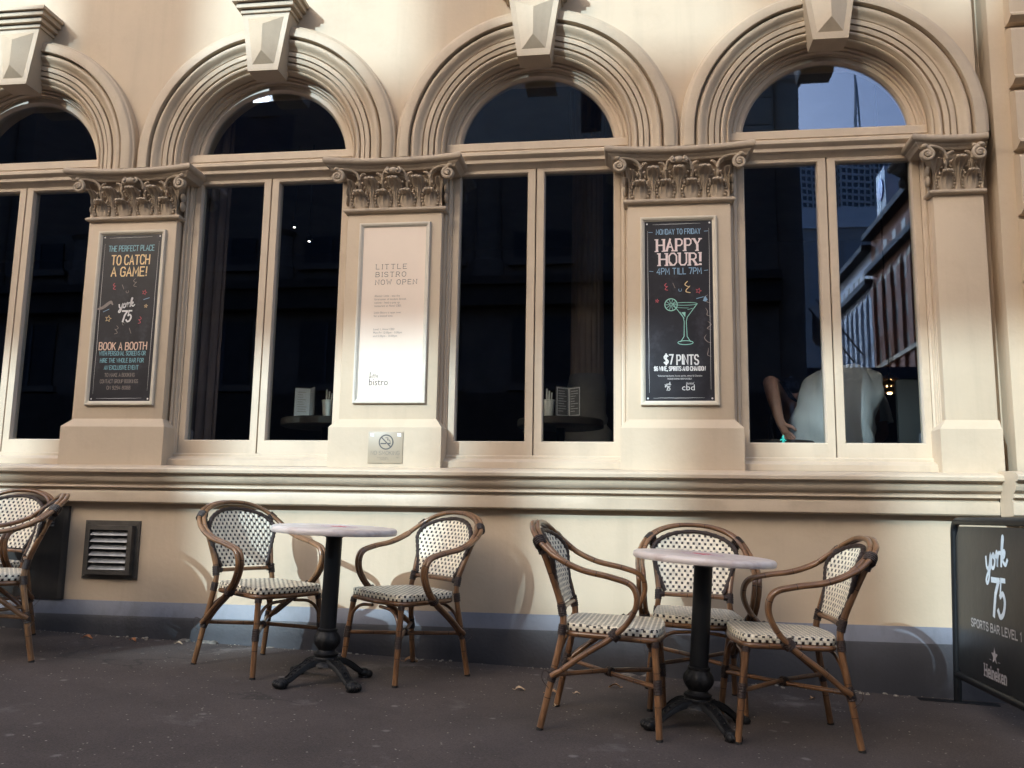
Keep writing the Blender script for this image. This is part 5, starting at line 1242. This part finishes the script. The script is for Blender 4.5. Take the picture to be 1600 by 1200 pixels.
# person in black, seated across, forearm upright beside the pane with the hand on a small table
o_ = (4.55, 1.55, .55); pb = thing('person', 'person in a black T-shirt resting a bare forearm by the window', 'person', o_)
elb = (4.185, .60, 1.672); wr = (4.232, .505, 1.385)
hipb = (4.56, 1.62, 1.10, (.15, .12)); c1 = (4.54, 1.52, 1.30, (.15, .11)); c2 = (4.53, 1.32, 1.52, (.18, .115)); nkb = (4.60, 1.20, 1.66, .06); hdb = (4.64, 1.16, 1.72, .06)
sh = (4.33, 1.06, 1.62, .068)
body = [[hipb, c1, c2, nkb, hdb], [c2, sh, (4.245, .80, 1.67, .056), (*elb, .050), (4.196, .565, 1.60, .050), (4.212, .535, 1.50, .041), (*wr, .028)], [c2, (4.74, 1.18, 1.50, .065), (4.84, 1.02, 1.36, .05), (4.74, .98, 1.26, .038), (4.66, 1.02, 1.25, .027)],
        [hipb, (4.67, 1.52, 1.04, .09), (4.70, 1.18, 1.02, .07), (4.70, 1.22, .78, .052), (4.70, 1.24, .62, .04), (4.70, 1.14, .585, .034)], [hipb, (4.46, 1.52, 1.04, .09), (4.40, 1.20, 1.02, .07), (4.40, 1.24, .78, .052), (4.40, 1.26, .62, .04), (4.40, 1.16, .585, .034)]]
body += hand_chain(wr, (.42, -.02, -.80), (.75, -.2, .35), (.55, .25, .05), 1.0) + hand_chain((4.66, 1.02, 1.25), (-.9, .1, 0), (.1, -.9, 0), (0, 0, -1))
skinned('body', rel(body, o_), M_skin, pb, 2)
head(pb, (4.68 - o_[0], 1.10 - o_[1], 1.66 - o_[2]), (.3, -.7, -.5), (.1, -.5, .8))
bm = BM(); M_bt = nmat('black_cotton', (.012, .012, .014), .9, var=.2, vscale=8)
keys = [(4.56, 1.60, 1.05, .2, .16, 0), (4.545, 1.52, 1.28, .19, .15, 0), (4.53, 1.36, 1.50, .22, .15, 0), (4.55, 1.26, 1.60, .17, .12, 0), (4.58, 1.22, 1.645, .075, .075, 0)]
draped(bm, interp([tuple(c - o for c, o in zip(k[:3], o_)) + k[3:] for k in keys], 5), 40, .008, 2)
for P_ in ([(4.42, 1.2, 1.57, .10), (4.33, 1.06, 1.625, .088), (4.245, .80, 1.675, .075), (4.222, .70, 1.676, .072)], [(4.62, 1.26, 1.54, .10), (4.74, 1.18, 1.50, .085), (4.80, 1.09, 1.42, .074)]):
    draped(bm, interp([(p[0] - o_[0], p[1] - o_[1], p[2] - o_[2], p[3], p[3], 0) for p in P_], 5), 24, .005, 4)
obj('t_shirt', bm, M_bt, pb, sharp=80)
bm = BM()
for sx in (-1, 1): tube(bm, catmull([(sx * .10, .02, .50), (sx * .14, -.34, .475), (sx * .15, -.31, .25), (sx * .15, -.29, .09)], 5), [.115, .11, .106, .10, .097, .093, .09, .088, .086, .083, .08, .075, .073, .071, .07, .068], 14)
obj('trousers', bm, MATS['dark_trousers'], pb, sharp=80)
round_table('small dark table under the bare forearm behind the right window', 4.22, .62, 1.272, .26, .04)
bar_chair('black bar chair under the person in black, facing the window', 4.56, 1.62, 0)

# ------------------------------------------------------------------ the other side of the street: it shades the wall and shows in the panes
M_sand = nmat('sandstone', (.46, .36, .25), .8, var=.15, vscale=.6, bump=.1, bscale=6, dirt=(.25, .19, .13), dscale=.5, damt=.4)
M_shop = nmat('dark_shopfront', (.030, .022, .017), .7, spec=.2, var=.3, vscale=1)
M_dglass = nmat('dark_window_glass', (.016, .016, .017), .35, spec=.15)
M_brick = nmat('brown_brick', (.46, .19, .10), .85, var=.2, vscale=.8)
M_stone2 = nmat('cream_stone_trim', (.8, .62, .4), .8, var=.1, vscale=.7)
M_pale = nmat('pale_blue_render', (.72, .70, .70), .7, var=.1, vscale=.5)
M_conc = nmat('pale_concrete', (.85, .80, .72), .8, var=.08, vscale=.1)
M_white = nmat('white_cladding', (.88, .86, .82), .6, var=.05, vscale=.1); M_grey = nmat('grey_concrete', (.46, .42, .37), .8, var=.12, vscale=.15)
M_slate = nmat('dark_cornice', (.05, .045, .045), .8, var=.2, vscale=1)
M_shadestone = nmat('shade_dark_stone', (.11, .072, .048), .8, var=.25, vscale=.7, dirt=(.03, .025, .02), dscale=.6, damt=.6)  # stone coloured dark to stand in for shade on the mirrored facades
ob = thing('office_building', 'sandstone office building across the street mirrored in the panes, coloured dark for shade, pale for sunlight', 'building', (0, -20, 0))
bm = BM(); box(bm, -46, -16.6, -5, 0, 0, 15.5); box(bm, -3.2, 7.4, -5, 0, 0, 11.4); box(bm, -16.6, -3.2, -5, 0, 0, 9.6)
each('wall', bm, M_shadestone, ob, smooth=False)
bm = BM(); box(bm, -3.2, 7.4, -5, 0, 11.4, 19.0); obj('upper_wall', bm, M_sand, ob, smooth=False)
bm = BM(); lathe(bm, [(.42, 0), (.42, 11.0)], c=(7.75, -.25, 0), n=20); obj('corner_shaft', bm, M_shadestone, ob)
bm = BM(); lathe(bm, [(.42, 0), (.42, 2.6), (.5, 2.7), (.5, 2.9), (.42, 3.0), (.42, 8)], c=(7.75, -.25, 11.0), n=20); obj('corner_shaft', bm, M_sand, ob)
bm = BM(); box(bm, 7.4, 8.1, -9, -.3, 0, 18.9); obj('side_wall', bm, M_shadestone, ob)
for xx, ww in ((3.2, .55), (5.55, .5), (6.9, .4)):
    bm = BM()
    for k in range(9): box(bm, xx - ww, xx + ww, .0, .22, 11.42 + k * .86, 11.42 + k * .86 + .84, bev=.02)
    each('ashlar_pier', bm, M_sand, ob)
for cx in (2.0, 4.4, 6.25):
    bm = BM(); box(bm, cx - .3, cx + .3, .0, .05, 12.4, 15.4); w = obj('window', bm, M_dglass, ob); bm = BM(); box(bm, cx - .34, cx + .34, .0, .10, 13.9, 14.0); obj('glazing_bar', bm, M_slate, w)
for a, b, c_, d, nm in ((.02, .35, 0, 4.3, 'shopfront'), (.0, .5, 6.9, 7.5, 'cornice'), (.0, .7, 7.5, 7.75, 'cornice')):
    bm = BM(); box(bm, -46, 7.4, a, b, c_, d); obj(nm, bm, M_shop, ob)
for xx in [-44 + 3.3 * i for i in range(15)]:
    hi = 9.3 if -17.5 < xx < -2.5 else 11.2
    if xx < -17.5: hi = 16.0
    bm = BM(); lathe(bm, [(.50, 7.8), (.50, 8.3), (.42, 8.4), (.38, hi), (.5, hi + .15)], c=(xx, .0, 0), n=40, mod=lambda r, z, a: r * (1 - .05 * max(0, math.cos(12 * a)))); obj('half_column', bm, M_shadestone, ob)
    for zz, hh in ((8.4, .9), (12.6, 3.2), (4.6, 2.0)):
        cx = xx + 1.65
        if cx > 6.6 or (zz > 9 and cx > -17): continue
        bm = BM(); box(bm, cx - .85, cx + .85, .0, .07, zz, zz + hh); w = obj('window', bm, M_dglass, ob); bm = BM(); box(bm, cx - 1.0, cx + 1.0, .0, .2, zz - .2, zz); obj('window_sill', bm, M_shadestone, w)
        bm = BM(); box(bm, cx - .04, cx + .04, .07, .11, zz, zz + hh); obj('glazing_bar', bm, M_slate, w)
# added block behind it; gaps shaped to cast sun patches on the wall
TB = 60.0
SX = lambda X: X - SUN.x / SUN.y * TB; SZ = lambda Z: Z - SUN.z / SUN.y * TB
SUN_GAPS = [(-1.6, -.64, .2, 1.98), (.50, 1.30, -.35, 1.98), (1.30, 2.22, .16, 1.98), (2.62, 3.50, .12, 1.98), (4.0, 4.72, 1.15, 1.98), (4.72, 5.9, .02, 1.98), (-1.6, -.66, 3.62, 5.3), (.26, 1.92, 3.62, 5.3), (2.46, 3.92, 3.68, 5.3), (4.98, 5.5, 3.85, 5.3)]
HALF_GAPS = [(3.50, 4.0, .12, 1.98), (4.0, 4.72, .12, 1.15), (3.92, 4.98, 3.74, 5.3)]
tb = thing('sun_gobo_block', 'added stone block behind the office building, its gaps shaping the sun patches', 'building', (0, -TB, 0))
bm = BM(); x0, x1, z0, z1 = -36.0, -22.0, 29.0, 39.0
H = [(SX(a), SX(b), SZ(c), SZ(d)) for a, b, c, d in SUN_GAPS + HALF_GAPS]; xs = sorted({x0, x1} | {h[0] for h in H} | {h[1] for h in H}); zs = sorted({z0, z1} | {h[2] for h in H} | {h[3] for h in H})
g = {}
def gv(x, y, z):
    k = (round(x, 4), y, round(z, 4))
    if k not in g: g[k] = bm.verts.new(k)
    return g[k]
solid = lambda i, j: 0 <= i < len(xs) - 1 and 0 <= j < len(zs) - 1 and not any(h[0] < (xs[i] + xs[i + 1]) / 2 < h[1] and h[2] < (zs[j] + zs[j + 1]) / 2 < h[3] for h in H)
for i in range(len(xs) - 1):
    for j in range(len(zs) - 1):
        if not solid(i, j): continue
        a, b, c_, d = xs[i], xs[i + 1], zs[j], zs[j + 1]
        bm.faces.new((gv(a, 0, c_), gv(b, 0, c_), gv(b, 0, d), gv(a, 0, d))[::-1]); bm.faces.new((gv(a, -.25, c_), gv(b, -.25, c_), gv(b, -.25, d), gv(a, -.25, d)))
        for (di, dj, p, q) in ((-1, 0, (a, c_), (a, d)), (1, 0, (b, c_), (b, d)), (0, -1, (a, c_), (b, c_)), (0, 1, (a, d), (b, d))):
            if not solid(i + di, j + dj): bm.faces.new((gv(p[0], 0, p[1]), gv(q[0], 0, q[1]), gv(q[0], -.25, q[1]), gv(p[0], -.25, p[1])))
bmesh.ops.recalc_face_normals(bm, faces=bm.faces[:])
obj('gobo_wall', bm, M_shadestone, tb, smooth=False)
for a, b, c_, d in HALF_GAPS:
    bm = BM(); n = 14
    for k in range(n): z = SZ(c_) + (SZ(d) - SZ(c_)) * (k + .5) / n; h_ = (SZ(d) - SZ(c_)) / n * (.42 if c_ < 1 else .26); box(bm, SX(a), SX(b), -.17, -.13, z - h_, z + h_)
    each('louvre', bm, M_slate, tb, smooth=False)  # added slats that let only part of the sun reach the wall
bm = BM(); box(bm, -95, -50, -12, 0, 0, 39.0); box(bm, -50, -36, -.4, 0, 29, 39.0); box(bm, -22, 6.5, -12, 0, 0, 39.0); box(bm, -50, -22, -12, 0, 0, 29.0); each('wall', bm, M_shadestone, tb, smooth=False)
t = thing('reflection_blocker', 'added post with a dark cloth banner hiding the sky gap mirrored in an arched pane', 'banner', (-5.35, -10, gz(-5, -5)))  # added only to cover the mirrored sky gap in an arched pane
bm = BM(); tube(bm, [(0, 0, 0), (0, 0, 8.5)], [.07, .045], 12); ball(bm, (0, 0, 8.55), .09, .09, .11); obj('pole', bm, M_ironp, t)
for z in (7.46, 8.36): bm = BM(); tube(bm, [(0, 0, z), (2.15, 0, z)], .018, 8); obj('bracket', bm, M_ironp, t)
bm = BM(); rows = [[bm.verts.new((.08 + 2.0 * i / 24, .035 * math.sin(i * .55 + z), z)) for i in range(25)] for z in (7.46, 7.76, 8.06, 8.36)]
for a, b in zip(rows, rows[1:]):
    for i in range(24): bm.faces.new((a[i], a[i + 1], b[i + 1], b[i]))
bmesh.ops.solidify(bm, geom=bm.faces[:], thickness=.004); obj('banner', bm, nmat('dark_blocker_cloth', (.03, .028, .035), .9, var=.2, vscale=3), t)
# added low dark building that hides the bright foot of the mirrored street
t = thing('street_blocker', 'added low dark building across the street keeping the foot of the mirrored street dark', 'shop', (15.5, -26, 0))
bm = BM(); box(bm, -6.6, 6.5, -6, 0, 0, 5.6); obj('wall', bm, M_shop, t, smooth=False); bm = BM(); box(bm, -6.8, 6.7, -6.2, .3, 5.6, 6.0); obj('parapet', bm, M_slate, t, smooth=False)
bm = BM()
for k in range(4): box(bm, -5.8 + k * 3.1, -3.2 + k * 3.1, .0, .06, .6, 2.9)
each('shop_window', bm, M_dglass, t, smooth=False); bm = BM(); extr(bm, [(0, 3.5), (1.8, 3.05), (1.8, 2.9), (0, 3.3)], -6.4, 6.3, yz); obj('awning', bm, M_slate, t, smooth=False)
# street on the right: brick and pale buildings with pilasters
def street_block(name, label, y0, y1, h, mat, tip, step, nfl, deep):
    t = thing(name, label, 'building', (24, y0, 0)); L = y0 - y1
    bm = BM(); box(bm, 0, 14, -L, 0, 0, h); obj('wall', bm, mat, t, smooth=False)
    bm = BM(); n = int(L / step); fh = (h - 5) / nfl
    for i in range(n):
        for f in range(nfl): y = -(i + .5) * step; box(bm, -.02, .01, y - step * .2, y + step * .2, 4.6 + f * fh, 4.6 + f * fh + fh * .58)
    each('window', bm, M_dglass, t, smooth=False)
    bm = BM()
    for i in range(n + 1):
        y = -i * step; bm = BM(); box(bm, -deep, 0, y - step * .2, y + step * .2, 0, h - 5.0); pl_ = obj('pilaster', bm, mat, t, smooth=False); bm = BM()
        v = [bm.verts.new(p) for p in ((-deep, y - step * .2, h - 5.0), (-deep, y + step * .2, h - 5.0), (0, y + step * .2, h - 5.0), (0, y - step * .2, h - 5.0), (-.0, y, h - 4.0))]
        for q in ((0, 1, 4), (1, 2, 4), (2, 3, 4), (3, 0, 4)): bm.faces.new([v[k] for k in q])
        obj('pilaster_tip', bm, tip, pl_, smooth=False)
    bm = BM(); box(bm, -deep - .45, 0, -L, 0, h - 3.6, h - 3.1); box(bm, -deep - .6, 0.2, -L, 0, h - .5, h); each('cornice', bm, M_slate, t, smooth=False)
    bm = BM(); box(bm, -deep - .12, 0, -L, 0, h * .525, h * .525 + .35); obj('string_band', bm, tip, t, smooth=False)
    return t
street_block('brick_building', 'brown brick building with cream tipped pilasters mirrored in the right window', -57.6, -73.6, 25.8, M_brick, M_stone2, 2.6, 7, .22)
street_block('rendered_building', 'pale blue rendered building mirrored beyond the brown brick one', -73.6, -92, 25.0, M_pale, M_pale, 1.9, 6, .25)
for k, y in enumerate((-76, -79.5)):
    t = thing('flagpole', ('nearer' if k == 0 else 'farther') + ' angled flagpole on the pale blue building in the reflection', 'flagpole', (23.6, y, 15.5), 0, 'flagpoles over the street'); bm = BM(); tube(bm, [(0, 0, 0), (-4.2, 1.0, 5.0)], .09, 8); obj('pole', bm, M_slate, t)
    bm = BM(); rows = [[bm.verts.new((-3.9 + .9 * a, .9 - .15 * a, 4.6 - 2.6 * b + 1.0 * -a + .2 * math.sin(a * 5 + b * 3))) for a in (0, .3, .6, 1)] for b in (0, .5, 1)]
    for a, b in zip(rows, rows[1:]):
        for i in range(3): bm.faces.new((a[i], a[i + 1], b[i + 1], b[i]))
    bmesh.ops.solidify(bm, geom=bm.faces[:], thickness=.03); obj('flag', bm, M_slate, t)
t = thing('podium_building', 'grey podium building with white parapet band below the mirrored high-rise', 'building', (40, -160, 0))
bm = BM(); box(bm, -20, 22, -20, 0, 0, 54.9); obj('wall', bm, M_grey, t, smooth=False); bm = BM(); box(bm, -20.4, 22.4, -20.4, .4, 54.9, 58.8); obj('parapet', bm, M_white, t, smooth=False)
bm = BM()
for k in range(6): box(bm, -18 + k * 6.6, -14 + k * 6.6, .0, .15, 40, 52)
each('window', bm, nmat('grey_panel', (.38, .38, .37), .6), t, smooth=False)
t = thing('high_rise', 'concrete high-rise with a grid of dark windows mirrored in the right window', 'building', (114, -470, 0), R(-18))
def hr_block(x0, x1, y0, y1, h):
    bm = BM(); box(bm, x0 + .5, x1 - .5, y0 + .5, y1 - .5, 0, h); obj('glazing', bm, nmat('bluish_window_band', (.05, .065, .085), .1, spec=.8), t, smooth=False)
    bm = BM(); n = int(h / 3.6)
    for k in range(n): box(bm, x0, x1, y0, y1, k * 3.6, k * 3.6 + 1.25)
    m = int((x1 - x0) / 2.9)
    for i in range(m + 1): x = x0 + (x1 - x0) * i / m; box(bm, x - .38, x + .38, y1 - .45, y1 + .18, 0, h)
    m = int((y1 - y0) / 2.9)
    for i in range(m + 1): y = y0 + (y1 - y0) * i / m; box(bm, x0 - .18, x0 + .45, y - .38, y + .38, 0, h)
    obj('facade_frame', bm, M_conc, t, smooth=False)
hr_block(-34, -9, -28, 8, 199); hr_block(-9, 8, -28, 14, 199); hr_block(8, 32, -28, 8, 199)
t = thing('tower_spire', 'slender white spire against the blue sky in the right arched pane', 'tower', (181, -700, 0))
bm = BM(); tube(bm, [(0, 0, 0), (0, 0, 262)], 4.0, 14); obj('shaft', bm, M_white, t)
bm = BM()
for k in range(3): a = k * 2 * PI / 3; tube(bm, [(3.6 * math.cos(a), 3.6 * math.sin(a), 262), (2.2 * math.cos(a), 2.2 * math.sin(a), 320), (0, 0, 360)], .8, 6)
for k in range(14): z = 262 + k * 6.5; r = 3.6 * (1 - k / 18); tube(bm, [(r * math.cos(a), r * math.sin(a), z) for a in (0, 2.1, 4.2)], .4, 5, closed=True)
obj('mast', bm, M_white, t)
t = thing('roof_sign', 'pale roof sign box with a blue roundel above the mirrored brick building', 'sign', (25.4, -71.5, 25.8))
bm = BM(); box(bm, -.9, 1.6, -1.6, 1.2, 1.2, 5.2, bev=.08); obj('box', bm, M_white, t); bm = BM(); lathe(bm, [(.95, 0), (.95, .1), (.6, .12)], n=32); xform(bm, lambda c: Vector((-.92 - c.z, c.x * .9 - .1, c.y + 3.5))); obj('roundel', bm, nmat('sign_blue', (.03, .08, .45), .4), t)
bm = BM(); box(bm, -.6, -.3, -1.2, -.9, 0, 1.2); box(bm, .9, 1.2, .4, .7, 0, 1.2); each('support', bm, M_slate, t)
# pedestrian lantern and one-way sign on the far kerb
t = thing('pedestrian_signal', 'pedestrian signal with a lit green walking figure mirrored on the forearm', 'traffic light', (6.72, -16, gz(6.7, -5)))
bm = BM(); tube(bm, [(0, 0, 0), (0, 0, 3.9)], .06, 12); obj('pole', bm, M_ironp, t)
bm = BM(); box(bm, -.17, .17, .06, .30, 2.72, 3.42, bev=.02); obj('housing', bm, M_ironp, t)
b = BM(); mp = lambda u, v, l: Vector((-u, .302 + l, v)); w_ = .03
fillpoly(b, circ(0, 3.02, .024, 14)[:-1], mp); rib(b, [(0, 2.99), (0, 2.90)], .05, mp); rib(b, [(0, 2.90), (.05, 2.79)], w_, mp); rib(b, [(0, 2.90), (-.055, 2.80)], w_, mp); rib(b, [(0, 2.98), (.06, 2.92)], .022, mp); rib(b, [(0, 2.98), (-.055, 2.91)], .022, mp)
o = obj('walking_figure', b, emit('signal_green', (.06, .8, .42), 2.6), t, smooth=False)
t = thing('road_sign', 'faint one way road sign mirrored above the bare forearm', 'sign', (5.97, -10, gz(5.97, -5)))
bm = BM(); tube(bm, [(0, 0, 0), (0, 0, 3.5)], .03, 10); obj('pole', bm, M_grey, t); bm = BM(); box(bm, -.15, .15, .032, .045, 3.06, 3.48); obj('plate', bm, M_slate, t)
b = BM(); mp = lambda u, v, l: Vector((-u, .046 + l, v)); write(b, 'ONE', 0, 3.30, .11, mp, width=.22, w=.02); write(b, 'WAY', 0, 3.12, .11, mp, width=.22, w=.02); put(t, b, I_lgrey)
